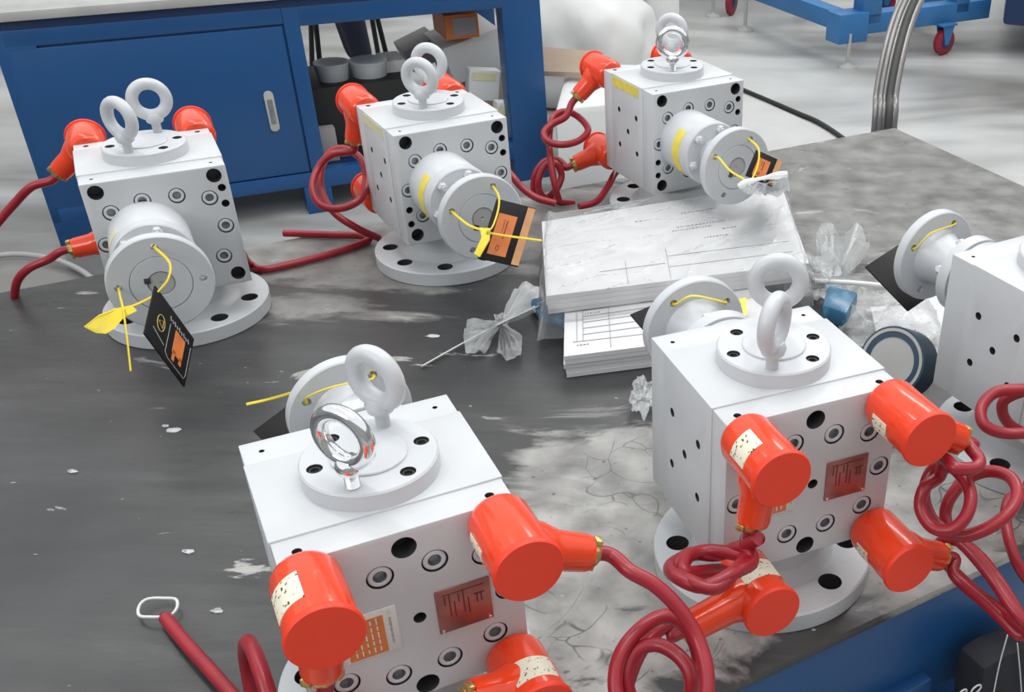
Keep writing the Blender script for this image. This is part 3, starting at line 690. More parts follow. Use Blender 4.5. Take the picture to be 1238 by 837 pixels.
# ------------------------------------------------------------------ papers and bags between the pumps
def quadz(px, z): return [at(a, b, z) for a, b in px]
def lerpq(q, s_, t_): return (q[0] * (1 - s_) + q[1] * s_) * (1 - t_) + (q[3] * (1 - s_) + q[2] * s_) * t_
def stack(px, z0, z1, layers, label, jit=.004):
    q = quadz(px, z1); t = thing('paper_stack', label, 'papers', Vector((q[0].x, q[0].y, z0)))
    for k in range(layers):
        za = z0 + (z1 - z0) * k / layers; zb = z0 + (z1 - z0) * (k + 1) / layers
        j = Vector((random.uniform(-jit, jit), random.uniform(-jit, jit), 0)) if k < layers - 1 else Vector()
        obj('sheaf', MB().prism([Vector((p.x, p.y, za + .0003)) + j for p in q], (0, 0, zb - za - .0006)), 'paper', t)
    return t, q
t1, q1 = stack([(683, 359), (905, 326), (932, 400), (682, 431)], .001, .040, 5, 'thick stack of printed forms sticking out under the plastic bag', .005)
def prints(q, t, boxes, lines, z):
    mb = MB()
    for a, b_, c, e in lines:
        p, r_ = lerpq(q, a, b_), lerpq(q, c, e); mb.tube([Vector((p.x, p.y, z)), Vector((r_.x, r_.y, z))], .0005, 4, 1)
    for (a, b_, c) in boxes:
        k = a
        while k < c:
            L_ = random.uniform(.004, .012)
            p, r_ = lerpq(q, k, b_), lerpq(q, min(k + L_, c), b_); mb.tube([Vector((p.x, p.y, z)), Vector((r_.x, r_.y, z))], .0009, 4, 1); k += L_ + .006
    obj('printing', mb, 'ink', t)
ln = [(.06, .12, .06, .80), (.09, .12, .09, .80), (.22, .02, .22, .95), (.04, .80, .45, .82)] + [(.09, .2 + .1 * k, .42, .2 + .1 * k) for k in range(6)] + [(.05, .12, .45, .12)]
prints(q1, t1, [(.06, .86, .12), (.10, .15, .16), (.26, .15, .34), (.10, .26, .15), (.10, .36, .18)], ln, .0405)
t2, q2 = stack([(655, 268), (944, 222), (978, 318), (660, 358)], .042, .075, 4, 'bundle of printed papers lying inside the clear plastic bag', .002)
ln = [(.30, .72, .30, .98), (.46, .62, .46, .98), (.46, .72, .95, .74), (.20, .80, .45, .80), (.46, .85, .95, .86)]
prints(q2, t2, [(.36, .22, .42), (.55, .20, .70), (.52, .38, .72), (.50, .42, .66), (.70, .48, .76), (.62, .56, .72)], ln, .0755)
def bag_sheet(px, z, amp, name, label, m_='film', nx=120, ny=76, drop=.03, seed=0., fold=None):
    q = quadz(px, z); b = bmesh.new(); G = []
    for j in range(ny + 1):
        row = []
        for i in range(nx + 1):
            s_, t_ = i / nx, j / ny; p = lerpq(q, s_, t_)
            nz = noise.noise(Vector((s_ * 7 + seed, t_ * 5, seed))) + .6 * abs(noise.noise(Vector((s_ * 14 + t_ * 9, t_ * 11 - s_ * 6, seed + 3))))
            rd = 1 - abs(noise.noise(Vector((s_ * 1.8 + t_ * 2.6, t_ * 2.2 - s_ * 1.2, seed + 9)))) * 2
            h = amp * (nz * .22 + max(0, rd) ** 6 * 1.0 + max(0, 1 - 2.2 * abs(noise.noise(Vector((s_ * 2.1 - t_ * 3, s_ * 4 + t_ * 2.5, seed + 17))))) ** 10 * .8)
            ed = min(s_, 1 - s_, t_, 1 - t_)
            p = p + Vector((0, 0, h - drop * max(0, 1 - ed / .035) ** 1.5))
            jit = .006 * noise.noise(Vector((s_ * 20, t_ * 20, 5 + seed))) * (ed < .01)
            row.append(b.verts.new(p + Vector((jit, jit, 0))))
        G.append(row)
    for j in range(ny):
        for i in range(nx): b.faces.new((G[j][i], G[j + 1][i], G[j + 1][i + 1], G[j][i + 1]))
    mb = MB(); mb._merge(b)
    return solo(name, mb, m_, label, 'plastic bag', angle=80)
bag_sheet([(650, 258), (952, 208), (988, 326), (648, 368)], .080, .009, 'plastic_bag', 'big clear plastic bag spread over the printed papers', drop=.07)
def crumple(c, size, seed, amp=.45, sub=4, lobes=2.4):
    b = bmesh.new(); bmesh.ops.create_icosphere(b, subdivisions=sub, radius=1)
    for v in b.verts:
        p = v.co.normalized(); q_ = p + .35 * Vector((noise.noise(p * 2 + Vector((seed, 1, 0))), noise.noise(p * 2 + Vector((3, seed, 0))), noise.noise(p * 2 + Vector((0, 5, seed)))))
        f = 1 + amp * (1.0 * noise.noise(q_ * lobes * .7 + Vector((seed, 0, 0))) - .55 * abs(noise.noise(q_ * lobes * 1.1 + Vector((0, seed, 0)))) + .12 * noise.noise(q_ * 5 + Vector((seed, seed, 0))))
        v.co = Vector((p.x * size[0], p.y * size[1], p.z * size[2])) * f
        v.co.z = max(v.co.z, -size[2] * .82)
    mb = MB(); mb._merge(b, Matrix.Translation(Vector(c) + Vector((0, 0, size[2] * .84)))); return mb
def fan(base, tips, seed, n_=14, m_=8):
    "pleated skirt of film from base out to a row of tips"
    b = bmesh.new(); G = []
    for i in range(n_ * 2 + 1):
        s_ = i / (n_ * 2); k = s_ * (len(tips) - 1); a = int(min(k, len(tips) - 2)); tip = tips[a].lerp(tips[a + 1], k - a); row = []
        for j in range(m_ + 1):
            t_ = j / m_; p = base.lerp(tip, t_)
            p = p + Vector((0, 0, (.009 if i % 2 else -.004) * sin(pi * min(1, t_ * .9)) + .008 * noise.noise(Vector((i * .7, t_ * 3, seed)))))
            p.z = max(p.z, .001); row.append(b.verts.new(p))
        G.append(row)
    for i in range(n_ * 2):
        for j in range(m_): b.faces.new((G[i][j], G[i][j + 1], G[i + 1][j + 1], G[i + 1][j]))
    return b
tb = thing('plastic_bag', 'knotted clear bag end fanned out on the table left of the printed forms', 'plastic bag', at(608, 395))
kn = at(606, 392, .014)
for k, tp in enumerate(([(566, 385), (560, 405), (563, 428), (585, 425)], [(600, 425), (612, 436), (630, 430), (632, 405)], [(618, 355), (636, 340), (655, 350), (662, 372)])):
    mb = MB(); mb._merge(fan(kn, [at(a, b_, .012) for a, b_ in tp], k + 2., 6)); obj('pleat', mb, 'film2', tb, angle=50)
obj('knot', crumple(at(606, 392, .002), (.012, .012, .010), 3, .4, 3), 'film2', tb)
solo('cable_tie', MB().tube([at(510, 443, .004), at(560, 415, .008), at(606, 391, .016), at(652, 370, .020)], .0028, 8, 5, flat=.5), 'white', 'white nylon tie tail pointing left from the knotted bag end', 'cable tie')
cb_ = at(925, 232, .092)
lt = thing('plastic_bag', 'puffed white corner of the clear bag standing up against the orange picture card', 'plastic bag', cb_)
for k_, (dd_, ys_) in enumerate(((1.79, 0), (1.77, 6))):
    tp = [atd(897, 224 + ys_, dd_), atd(912, 217 + ys_, dd_), atd(932, 213 + ys_, dd_ - .01), atd(951, 210 + ys_, dd_), atd(955, 226 + ys_, dd_ + .02)]
    mb = MB(); mb._merge(fan(cb_ + Vector((0, -.01 * k_, 0)), tp, 8.2 + k_, 5, 8)); obj('pleat', mb, 'film3', lt, angle=50)
obj('rolled_lip', MB().tube([atd(893, 226, 1.79), atd(908, 219, 1.785), atd(930, 214, 1.78), atd(952, 211, 1.78)], lambda q_: .005 + .002 * sin(9 * q_), 10, 6), 'film3', lt)
# blue packs
solo('blue_packet', MB().prism(quadz([(640, 372), (690, 360), (700, 405), (652, 388)], .002), (0, 0, .016), .004), 'bluepack', 'blue plastic packet half under the printed forms', 'packet')
solo('blue_packet', MB().prism(quadz([(1000, 362), (1036, 372), (1022, 398), (992, 388)], .008), (0, 0, .03), .006), 'bluepack', 'folded blue packet behind the right-of-centre pump top corner', 'packet')
solo('yellow_card', MB().prism([at(866, 372, .06), at(902, 362, .06), at(903, 384, .06), at(868, 392, .06)], (0, 0, .004)), 'yellowsoft', 'yellow card on the papers behind the right-of-centre pump flange', 'card')
# right heap
def puff(base, tips, label, seeds, part='pleat'):
    t = thing('plastic_bag', label, 'plastic bag', base)
    for k, tp in enumerate(tips):
        mb = MB(); mb._merge(fan(base + Vector((0, 0, .003)), tp, seeds + k, 4, 7)); obj(part, mb, 'film2', t, angle=60)
    return t
bs = at(1008, 345, .0)
puff(bs, ([atd(988, 318, depth(bs) + .02), atd(986, 285, depth(bs) + .0), atd(994, 268, depth(bs) - .01), atd(1008, 272, depth(bs) - .01)],
          [atd(1003, 272, depth(bs) - .04), atd(1020, 288, depth(bs) - .05), atd(1036, 266, depth(bs) - .03), atd(1040, 280, depth(bs) - .03)],
          [atd(1036, 268, depth(bs)), atd(1048, 290, depth(bs) - .01), atd(1052, 298, depth(bs) + .0), atd(1040, 318, depth(bs) + .01), atd(1028, 330, depth(bs))],
          [atd(988, 320, depth(bs) - .05), atd(1000, 300, depth(bs) - .06), atd(1022, 300, depth(bs) - .06), atd(1035, 325, depth(bs) - .04)]), 'puffed clear bag end standing between the papers and the right edge pump tag', 3.1)
solo('plastic_bag', crumple(at(985, 352, .0), (.05, .06, .03), 2.2, .6, 5, 3), 'film2', 'crumpled clear bag at the right corner of the paper bundle', 'plastic bag', angle=25)
solo('plastic_bag', crumple(at(778, 492, .0), (.018, .036, .022), 5.1, .6, 4, 3), 'film2', 'small crumpled bag below the printed forms beside the pump side', 'plastic bag', angle=25)
solo('white_rod', MB().tube([at(985, 340, .035), at(1030, 342, .035), at(1085, 347, .03)], .0042, 12, 3), 'white', 'slim white rod lying across the bags towards the right edge pump flange', 'rod')
solo('end_cap', MB().cyl(at(981, 343, .026), Vector((1, .2, .1)), .012, .022, 24, .002), 'greycard', 'small grey round cap at the left end of the white rod', 'cap')
bag_sheet([(1005, 350), (1120, 350), (1150, 412), (1030, 432)], .018, .012, 'plastic_bag', 'flat clear bag over white sheets left of the right edge pump', m_='film2', drop=.016, seed=4.2, nx=40, ny=30)
solo('paper_sheet', MB().prism(quadz([(1052, 375), (1115, 372), (1132, 420), (1062, 418)], .003), (0, 0, .006)), 'paper', 'white paper sheets under the flat bag beside the right edge pump', 'paper')
solo('paper_sheet', MB().prism(quadz([(1092, 380), (1150, 330), (1170, 420), (1120, 440)], .002), (0, 0, .004)), 'paper', 'white sheet beneath the coupling of the right edge pump', 'paper')
tr_ = thing('tape_roll', 'wide roll with pale core and dark blue outside, behind the right-of-centre pump', 'roll', at(1068, 468))
rc = at(1072, 478, .0) + Vector((0, 0, .058)); ra = Vector((-.55, -.62, .45)).normalized()
obj('roll_body', MB().lathe([(.036, 0), (.052, 0), (.052, .05), (.036, .05), (.036, 0)], rc, -ra, 48), 'rollblue', tr_)
obj('core', MB().lathe([(.0, .001), (.044, .001), (.0445, -.001), (.049, -.001), (.049, .0)], rc, -ra, 48), 'mill', tr_)
# scraps on the table
for k, (px, py, s_, lb) in enumerate(((524, 407, .011, 'clear scrap of film between the middle pump and the foreground pump'), (210, 521, .012, 'thin clear scrap of film on the open table left of the foreground pump'), (88, 571, .007, 'tiny clear scrap on the table near the left edge'), (228, 668, .008, 'small clear scrap above the loose cable end'), (200, 516, .005, 'tiny pale fleck on the open table'), (263, 740, .007, 'small clear scrap right of the bare wire loop'))):
    mb = crumple(at(px, py, .0), (s_, s_ * .5, .002), 11. + k, .5, 2, 2); solo('film_scrap', mb, 'film2', lb, 'scrap')

# ------------------------------------------------------------------ black bag hanging on the bench front
bp = thing('black_bag', 'black cloth bag with white drawstrings hanging on the bench front at lower right', 'bag', atp(1200, 837, Pf, nf))
pn = -nf
def AP(px, py, o): return atp(px, py, Pf - nf * o, nf)
b = bmesh.new()
edge = [(1149, 850), (1152, 815), (1158, 782), (1180, 768), (1206, 758), (1225, 760), (1262, 772), (1300, 800), (1310, 1000), (1140, 1000)]
mb = MB().prism([AP(x_, y_, .015) for x_, y_ in edge], pn * .045, .008)
obj('bag_body', mb, 'blackcloth', bp)
mb = MB().tube([AP(1218, 768, .063), AP(1208, 805, .064), AP(1199, 850, .064)], .0008, 6, 3).tube([AP(1230, 778, .063), AP(1233, 810, .064), AP(1236, 850, .064)], .0008, 6, 3)
obj('drawstring', mb, 'white', bp)
mb = MB()
for (x_, y_, r_) in ((1164, 838, .006), (1180, 834, .008)):
    c0 = AP(x_, y_, .062); a1 = uf; a2 = Vector((0, 0, 1))
    mb.tube([c0 + a1 * r_ * cos(s_) + a2 * r_ * .8 * sin(s_) for s_ in [RAD(24 * k) for k in range(16)]], .0011, 6, 2)
obj('white_lettering', mb, 'white', bp)

# ------------------------------------------------------------------ rear workbench
A2 = Vector((-2.30, 3.54, 0)); u2 = Vector((.8918, .4525, 0)); n2 = Vector((-.4525, .8918, 0)); R2 = Matrix.Rotation(math.atan2(u2.y, u2.x), 3, 'Z')
def B(uu, vv, z): return A2 + u2 * uu + n2 * vv + Vector((0, 0, z))
def bbox(u0, u1, v0, v1, z0, z1, bev=.003): return MB().box(B((u0 + u1) / 2, (v0 + v1) / 2, (z0 + z1) / 2), (u1 - u0, v1 - v0, z1 - z0), bev, R2)
def bb(px, py, v): return atp(px, py, B(0, v, 0), n2)
rb = thing('workbench', 'blue steel workbench with cabinet door and open bay behind the pumps', 'workbench', B(0, 0, -.8), math.atan2(u2.y, u2.x))
obj('tabletop', bbox(-.03, 1.88, -.02, .75, .000, .030), 'mill', rb)
obj('top_rail', bbox(0, 1.86, 0, .73, -.030, .0), 'bluedk', rb)
obj('cabinet', bbox(0, .95, .012, .70, -.69, -.03), 'blue', rb)
obj('header', bbox(.95, 1.72, 0, .06, -.098, -.03), 'blue', rb)
obj('face_frame', bbox(0, .03, 0, .03, -.69, -.03), 'blue', rb)
obj('face_frame', bbox(.90, .955, 0, .06, -.80, -.03), 'blue', rb)
obj('face_frame', bbox(.03, .90, 0, .03, -.085, -.03), 'blue', rb)
obj('face_frame', bbox(.0, .90, 0, .03, -.69, -.635), 'blue', rb)
dd = obj('door', bbox(.036, .893, .0, .018, -.630, -.092, .004), 'blue', rb)
hh = obj('handle', MB().prism([B(.80 + .017 * cos(RAD(a)), .0, -.385 + (.058 if 0 <= a <= 180 else -.058) + .017 * sin(RAD(a))) for a in list(range(0, 181, 20)) + list(range(180, 361, 20))], -n2 * .006, .001), 'mill', dd)
hc = B(.80, -.006, -.385)
hm = MB().box(hc, (.018, .006, .09), .002, R2); obj('latch', hm, 'steel', rb)
for u0, u1 in ((.0, .12), (1.705, 1.86)):
    for v0, v1 in ((0, .09), (.64, .73)): obj('leg', bbox(u0, u1, v0, v1, -.80, -.03), 'blue', rb)
obj('leg', bbox(.86, .96, .0, .09, -.80, -.69), 'blue', rb)
obj('bottom_rail', bbox(.95, 1.71, 0, .05, -.70, -.63), 'blue', rb)
obj('shelf', bbox(.95, 1.71, .05, .70, -.66, -.64), 'bluedk', rb)
def px_box(name, x0, x1, y0, y1, v, dpt, m_, label, cat, zfloor=None, tilt=0., parts=None):
    c0 = bb((x0 + x1) / 2, y1, v); c1 = bb((x0 + x1) / 2, y0, v); l = bb(x0, (y0 + y1) / 2, v); r = bb(x1, (y0 + y1) / 2, v)
    wd = (r - l).dot(u2); uc = ((l + r) / 2 - A2).dot(u2); z0 = c0.z if zfloor is None else zfloor; z1 = c1.z
    cc = B(uc, v + dpt / 2, (z0 + z1) / 2); t = thing(name, label, cat, B(uc, v + dpt / 2, z0), math.atan2(u2.y, u2.x))
    obj('body', MB().box(cc, (wd, dpt, z1 - z0), .004, R2 @ Matrix.Rotation(tilt, 3, 'Y')), m_, t)
    return t, cc, wd, z1 - z0
px_box('black_block', 376, 500, 101, 150, .14, .34, 'rubber', 'black block on the shelf in the open bay, clear tubs on top', 'crate', -.638)  # plain black block filling the black area below the tubs
def tub(px, py, rr, h, v, label):
    c = bb(px, py, v); t = thing('plastic_tub', label, 'tub', c)
    obj('tub_wall', MB().lathe([(0, 0), (rr * .85, 0), (rr, h), (rr * .95, h), (rr * .8, .006), (0, .006)], c, (0, 0, 1), 32), 'tub', t)
    obj('lid', MB().lathe([(0, h * .9), (rr * .9, h * .9), (rr * 1.03, h), (rr * 1.03, h * 1.12), (rr * .85, h * 1.15), (0, h * 1.05)], c, (0, 0, 1), 32), 'tub', t)
tub(449, 101, .072, .085, .25, 'round clear tub with lid in the middle of the open bay')
tub(404, 99, .066, .07, .25, 'lower clear tub at the left of the open bay')
px_box('carton', 466, 492, 73, 96, .25, .15, 'foam', 'small white carton right of the round tub', 'box')
px_box('carton', 492, 536, 52, 80, .50, .20, 'greycard', 'grey tilted carton lid leaning behind the eyebolts of the middle pump', 'box', None, -.35)
px_box('foam_block', 540, 612, 45, 92, .30, .30, 'foam', 'large white foam block at the right of the open bay', 'foam', None, -.25)
t, cc, wd, hh_ = px_box('carton', 538, 579, 17, 47, .24, .2, 'stickor', 'orange carton with white label under the rear bench top', 'box')
obj('label_patch', MB().box(cc - n2 * .1015 + u2 * .01, (wd * .68, .002, hh_ * .7), 0, R2), 'greycard', t)
for (x0, x1, y0, y1, v, lb) in ((567, 604, 85, 122, .16, 'white pouch with yellow top leaning in the open bay'), (600, 630, 125, 168, .08, 'white pouch with yellow band at the right rear bench post')):
    t, cc, wd, hh_ = px_box('pouch', x0, x1, y0, y1, v, .06, 'foam', lb, 'pouch', None, .15)
    obj('yellow_band', MB().box(cc - n2 * .031 + Vector((0, 0, hh_ * .3)), (wd * .8, .003, hh_ * .25), 0, R2 @ Matrix.Rotation(.15, 3, 'Y')), 'palestrip', t)
px_box('carton', 560, 612, 90, 170, .42, .2, 'card', 'brown carton in shadow at the back right of the open bay', 'box', -.638)
px_box('carton', 385, 408, 155, 190, .10, .12, 'greycard', 'pale grey carton low at the left of the open bay', 'box', -.638)

# person standing behind the bench (navy trousers in view), side on
def person():
    fx = atp(430, 60, B(0, 1.75, 0), n2); base = Vector((fx.x, fx.y, -.8))
    t = thing('person', 'person in dark navy clothes standing behind the rear bench, only the trousers seen', 'person', base)
    fd = -u2; sd = n2
    J = {}; V = []; E_ = []; Rr = []
    def j(name, p, r, par=None):
        J[name] = len(V); V.append(base + p); Rr.append(r)
        if par: E_.append((J[par], J[name]))
    z_ = lambda h: Vector((0, 0, h))
    j('pelvis', z_(.95), .15); j('waist', z_(1.12), .135, 'pelvis'); j('chest', z_(1.35), .16, 'waist'); j('neck0', z_(1.48), .075, 'chest'); j('neck', z_(1.56), .055, 'neck0')
    for s_, nm in ((1, 'l'), (-1, 'r')):
        j(nm + 'hip', sd * .09 * s_ + z_(.88), .115, 'pelvis'); j(nm + 'knee', sd * .09 * s_ + fd * .03 + z_(.48), .082, nm + 'hip')
        j(nm + 'ank', sd * .09 * s_ + fd * -.02 + z_(.09), .055, nm + 'knee')
        j(nm + 'sh', sd * .19 * s_ + z_(1.42), .065, 'chest'); j(nm + 'el', sd * .24 * s_ + fd * .04 + z_(1.13), .05, nm + 'sh'); j(nm + 'wr', sd * .2 * s_ + fd * .24 + z_(1.02), .035, nm + 'el')
    me = bpy.data.meshes.new('body'); me.from_pydata(V, E_, []); o = bpy.data.objects.new('body', me); COL.objects.link(o)
    sk = o.modifiers.new('s', 'SKIN'); 
    for k, r in enumerate(Rr): me.skin_vertices[0].data[k].radius = (r, r); 
    me.skin_vertices[0].data[0].use_root = True
    o.modifiers.new('u', 'SUBSURF').levels = 2
    dg = bpy.context.evaluated_depsgraph_get(); dg.update(); m2 = bpy.data.meshes.new_from_object(o.evaluated_get(dg)); bpy.data.objects.remove(o)
    m2.polygons.foreach_set('use_smooth', [True] * len(m2.polygons)); obj('body', m2, 'navy', t)
    h0 = base + z_(1.69)
    b = bmesh.new(); bmesh.ops.create_icosphere(b, subdivisions=3, radius=1)
    for v in b.verts: v.co = Vector((v.co.x * .095, v.co.y * .078, v.co.z * .118))
    q = Matrix((fd, -fd.cross(zz) * -1, zz)).transposed().to_4x4(); q.translation = h0
    mb = MB(); mb._merge(b, q); mb.box(h0 + fd * .095, (.025, .022, .035), .009); mb.cyl(h0 - zz * .16, (0, 0, 1), .05, .09, 20)
    for s_ in (1, -1): mb.box(h0 + sd * .078 * s_, (.03, .012, .05), .005)
    obj('head', mb, 'skin', t)
    b = bmesh.new(); bmesh.ops.create_icosphere(b, subdivisions=3, radius=1)
    for v in b.verts: v.co = Vector((v.co.x * .1, v.co.y * .086, max(v.co.z, -.1) * .125))
    q.translation = h0 - fd * .012 + zz * .012; mb = MB(); mb._merge(b, q); obj('hair', mb, 'hair', t)
    for s_ in (1, -1):
        w_ = base + sd * .2 * s_ + fd * .24 + z_(1.02); mb = MB().box(w_ + fd * .05, (.085, .03, .08), .012, Matrix((fd, sd, zz)).transposed())
        for k in range(4): mb.tube([w_ + fd * .085 + zz * (.03 - .02 * k), w_ + fd * .12 + zz * (.03 - .02 * k), w_ + fd * (.145 - .006 * abs(k - 1)) + zz * (.022 - .02 * k)], .0085, 8, 3)
        mb.tube([w_ + fd * .03 + zz * .035, w_ + fd * .06 + zz * .062, w_ + fd * .09 + zz * .066], .0095, 8, 3); obj('hand', mb, 'skin', t)
        f_ = base + sd * .09 * s_ + fd * (-.02 + .02 * s_ + .05); obj('shoe', MB().box(f_ + z_(.045), (.27, .095, .09), .035, Matrix((fd, sd, zz)).transposed(), 3), 'rubber', t)
person()
# thin black stand behind
st = thing('folding_stand', 'thin black folding stand behind the open bay of the rear bench', 'stand', bb(425, 60, 1.4) * 1)
def bz(px, py, v): return bb(px, py, v)
for a, b_ in (((381, 20), (390, 110)), ((452, 5), (478, 110))):
    p, q_ = bz(*a, 1.0), bz(*b_, 1.0); dr_ = (q_ - p) / (q_.z - p.z); q_ = p + dr_ * (-.8 - p.z); p = p + dr_ * (.25)
    obj('leg', MB().tube([p, q_], .012, 8, 1), 'rubber', st)
    q3 = q_ + n2 * .35; obj('leg', MB().tube([p, q3], .012, 8, 1), 'rubber', st)
pa = bz(378, -40, 1.0); pb_ = bz(462, -60, 1.0)
obj('seat', MB().box((pa + pb_) / 2 + n2 * .15, ((pb_ - pa).length, .35, .03), .008, R2), 'rubber', st)

# ------------------------------------------------------------------ background floor things
FZ = -.8
def fl_(px, py, z=FZ): return at(px, py, z)
# white foam case behind, beside the rear bench
def floor_block(name, pxs, h, m_, label, cat, bev=.02):
    q = [fl_(*p) for p in pxs]; mb = MB().prism(q, (0, 0, h), bev); return solo(name, mb, m_, label, cat)
floor_block('foam_case', [(676, 238), (750, 228), (800, 172), (690, 172)], .36, 'foam', 'white foam case on the floor between the rear bench and the back right pump', 'case', .03)
solo('plastic_bag', crumple(fl_(700, 120), (.40, .34, .32), 4.4, .22, 4, 1.5), 'white', 'big heap of white plastic bagging right of the rear bench', 'plastic bag', angle=50)
solo('cardboard_sheet', MB().prism([at(655, 92, -.42), at(715, 94, -.42), at(722, 68, -.36), at(655, 62, -.36)], (0, 0, .02)), 'card', 'brown cardboard sheet lying on the white heap by the rear bench', 'cardboard')
solo('floor_sheet', MB().prism([fl_(*p) for p in ((690, 8), (768, 49), (1015, 166), (1060, 190), (900, 250), (640, 220), (655, 60))], (0, 0, .002)), 'floorfilm', 'white protective sheet on the floor below the black cable', 'sheet')
bc = [fl_(a, b_, -.788) for a, b_ in ((640, -25), (692, 6), (730, 30), (768, 49), (830, 80), (880, 101), (930, 122), (965, 137), (990, 148), (1020, 168), (1060, 200))]
solo('floor_cable', MB().tube(bc, .012, 8, 6), 'rubber', 'long black cable running across the floor behind the back right pump', 'cable')
solo('post', MB().tube([fl_(802, 95), fl_(802, 95) + Vector((0, 0, 2.4))], .085, 24, 1), 'foam', 'white round post rising behind the eyebolts of the back right pump', 'post')
sr = thing('stand_leg', 'slim grey stand leg with red foot block left of the white post', 'stand', fl_(772, 80))
f0 = fl_(772, 80); s1 = at(768, 46, -.62); s2 = atd(743, -2, depth(s1) - .05); s3 = s1 + (s2 - s1) * 2.2
obj('rod', MB().tube([s1, s3], .012, 10, 1), 'mill', sr)
obj('foot_block', MB().box((s1.x, s1.y, -.66), (.07, .07, .09), .008), 'greycard', sr)
obj('red_foot', MB().box((s1.x, s1.y, -.7525), (.075, .075, .095), .008), 'wheel', sr)
obj('label_patch', MB().box((s1.x + .012, s1.y - .038, -.75), (.03, .004, .05), 0), 'cream', sr)
# floor hose at left
solo('floor_hose', MB().tube([at(-60, 330, FZ + .02), at(0, 309, FZ + .02), at(48, 310, FZ + .02), at(84, 320, FZ + .02), at(112, 338, FZ + .02), at(130, 370, FZ + .02)], .010, 10, 6), 'hosegrey', 'pale hose on the floor behind the table at the left edge', 'hose')
# conduit bundle
cb = thing('conduit_bundle', 'bundle of grey flexible conduits rising in a curve behind the far table corner', 'conduit', at(1068, 155, -.8) * 0 + Vector((atd(1068, 157, 2.80).x, atd(1068, 157, 2.80).y, -.8)))
c1 = atd(1068.5, 157, 2.80)
ctr = [Vector((c1.x, c1.y - 0, -.8)), Vector((c1.x, c1.y, -.45)), c1, atd(1071, 116, 2.80), atd(1078, 76, 2.80), atd(1089, 33, 2.81), atd(1103, -2, 2.82), atd(1130, -50, 2.85), atd(1200, -130, 2.9)]
for k, (ox, rr, m_) in enumerate(((-.026, .0075, 'conduit'), (-.0145, .007, 'conduit'), (-.004, .0075, 'conduit'), (.010, .010, 'conduitdk'), (.024, .0105, 'conduit'))):
    o = obj('conduit', MB().tube([p + RT * ox * 1. - FW * (.006 if k % 2 else 0) for p in ctr], rr, 12, 8), m_, cb)
# carts
def caster(c, parent, r=.06, face=0., fork='blue2'):
    a = Vector((cos(face), sin(face), 0)); sdv = Vector((-sin(face), cos(face), 0))
    w_ = obj('caster', MB().lathe([(0, -.02), (r * .8, -.02), (r, -.012), (r, .012), (r * .8, .02), (0, .02)], c + Vector((0, 0, r)), sdv, 28), 'wheel', parent)
    obj('hub', MB().cyl(c + Vector((0, 0, r)) - sdv * .024, sdv, r * .45, .048, 20), 'bluedk', w_)
    f = MB()
    for s_ in (-1, 1): f.prism([c + sdv * s_ * .028 + a * -r * .6 + Vector((0, 0, r * 2.3)), c + sdv * s_ * .028 + a * r * .6 + Vector((0, 0, r * 2.3)), c + sdv * s_ * .028 + a * r * .2 + Vector((0, 0, r * .8)), c + sdv * s_ * .028 - a * r * .2 + Vector((0, 0, r * .8))], sdv * .005)
    f.box(c + Vector((0, 0, r * 2.3)), (r * 1.6, .07, .01), .001, Matrix.Rotation(face, 3, 'Z'))
    obj('caster_fork', f, fork, parent)
def foot(c, top, parent):
    f = obj('levelling_foot', MB().lathe([(0, 0), (.055, 0), (.05, .012), (.018, .022), (.012, .03), (.012, top - c.z)], c, (0, 0, 1), 20), 'mill', parent)
cart = thing('machine_cart', 'pale blue steel machine cart on casters at upper right of the floor', 'cart', fl_(1080, 80))
Fa = fl_(1024, 82); zb_ = -.63; zt_ = -.48
pL = at(1014, 46, zb_); pR = at(1196, 22, zb_); pL.z = pR.z = zb_
dv = (pR - pL).normalized(); nv = Vector((-dv.y, dv.x, 0)); RC = Matrix.Rotation(math.atan2(dv.y, dv.x), 3, 'Z'); LN = (pR - pL).length
obj('front_beam', MB().box((pL + pR) / 2 + nv * .05 + Vector((0, 0, .055)), (LN, .1, .11), .006, RC), 'blue2', cart)
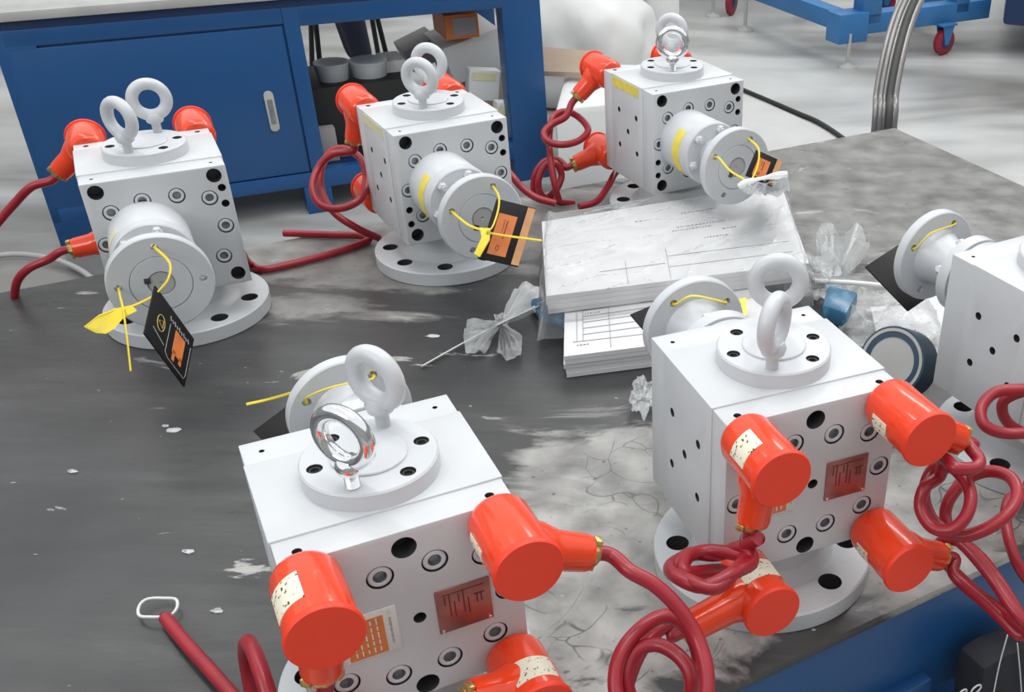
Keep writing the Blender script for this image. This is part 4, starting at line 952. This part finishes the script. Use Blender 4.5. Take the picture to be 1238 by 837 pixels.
obj('base_block', MB().box(pL + dv * .09 + nv * .05 + Vector((0, 0, .045)), (.20, .13, .16), .006, RC), 'blue2', cart)
obj('side_beam', MB().box(pL + dv * .10 + nv * .55 + Vector((0, 0, .06)), (.1, 1.0, .1), .006, RC), 'blue2', cart)
obj('side_beam', MB().box(pR - dv * .10 + nv * .55 + Vector((0, 0, .06)), (.1, 1.0, .1), .006, RC), 'blue2', cart)
obj('upright', MB().box(pL + dv * .22 + nv * .05 + Vector((0, 0, .40)), (.13, .1, .70), .006, RC), 'blue2', cart)
obj('upright', MB().box(pR - dv * .22 + nv * .05 + Vector((0, 0, .40)), (.10, .1, .70), .006, RC), 'blue2', cart)
obj('rear_beam', MB().box((pL + pR) / 2 + nv * 1.05 + Vector((0, 0, .06)), (LN, .1, .1), .006, RC), 'blue2', cart)
foot(Fa, zb_ + .02, cart); caster(fl_(1139, 66), cart, .075, .6); caster(fl_(1050, 48) + nv * .1, cart, .07, .6); foot(pL + nv * 1.0 + Vector((0, 0, -.17)), zb_ + .02, cart); caster(pR + nv * 1.0 + Vector((0, 0, -.17)), cart, .07, .2)
cart2 = thing('machine_cart', 'white machine cart at the top edge with a red and blue caster and levelling foot', 'cart', fl_(880, 18))
w0 = fl_(862, 20); w1 = fl_(990, 5); dv2 = (w1 - w0).normalized(); nv2 = Vector((-dv2.y, dv2.x, 0)); R3 = Matrix.Rotation(math.atan2(dv2.y, dv2.x), 3, 'Z'); L3 = (w1 - w0).length
foot(w0, -.35, cart2); foot(w1, -.35, cart2); foot(w0 + nv2 * .7, -.35, cart2); foot(w1 + nv2 * .7, -.35, cart2)
caster(fl_(884, 18), cart2, .085, 1.2, 'bluedk'); caster(fl_(968, 7), cart2, .085, 1.2, 'bluedk')
obj('deck', MB().box((w0 + w1) / 2 + nv2 * .35 + Vector((0, 0, .50)), (L3 + .1, .8, .10), .01, R3), 'white', cart2)
solo('machine_housing', MB().prism([at(a, b_, -.62) for a, b_ in ((1212, 30), (1330, 40), (1330, -40), (1218, -30))], (0, 0, .5), .02), 'bluedk', 'dark blue machine housing cut off at the top right corner', 'machine')
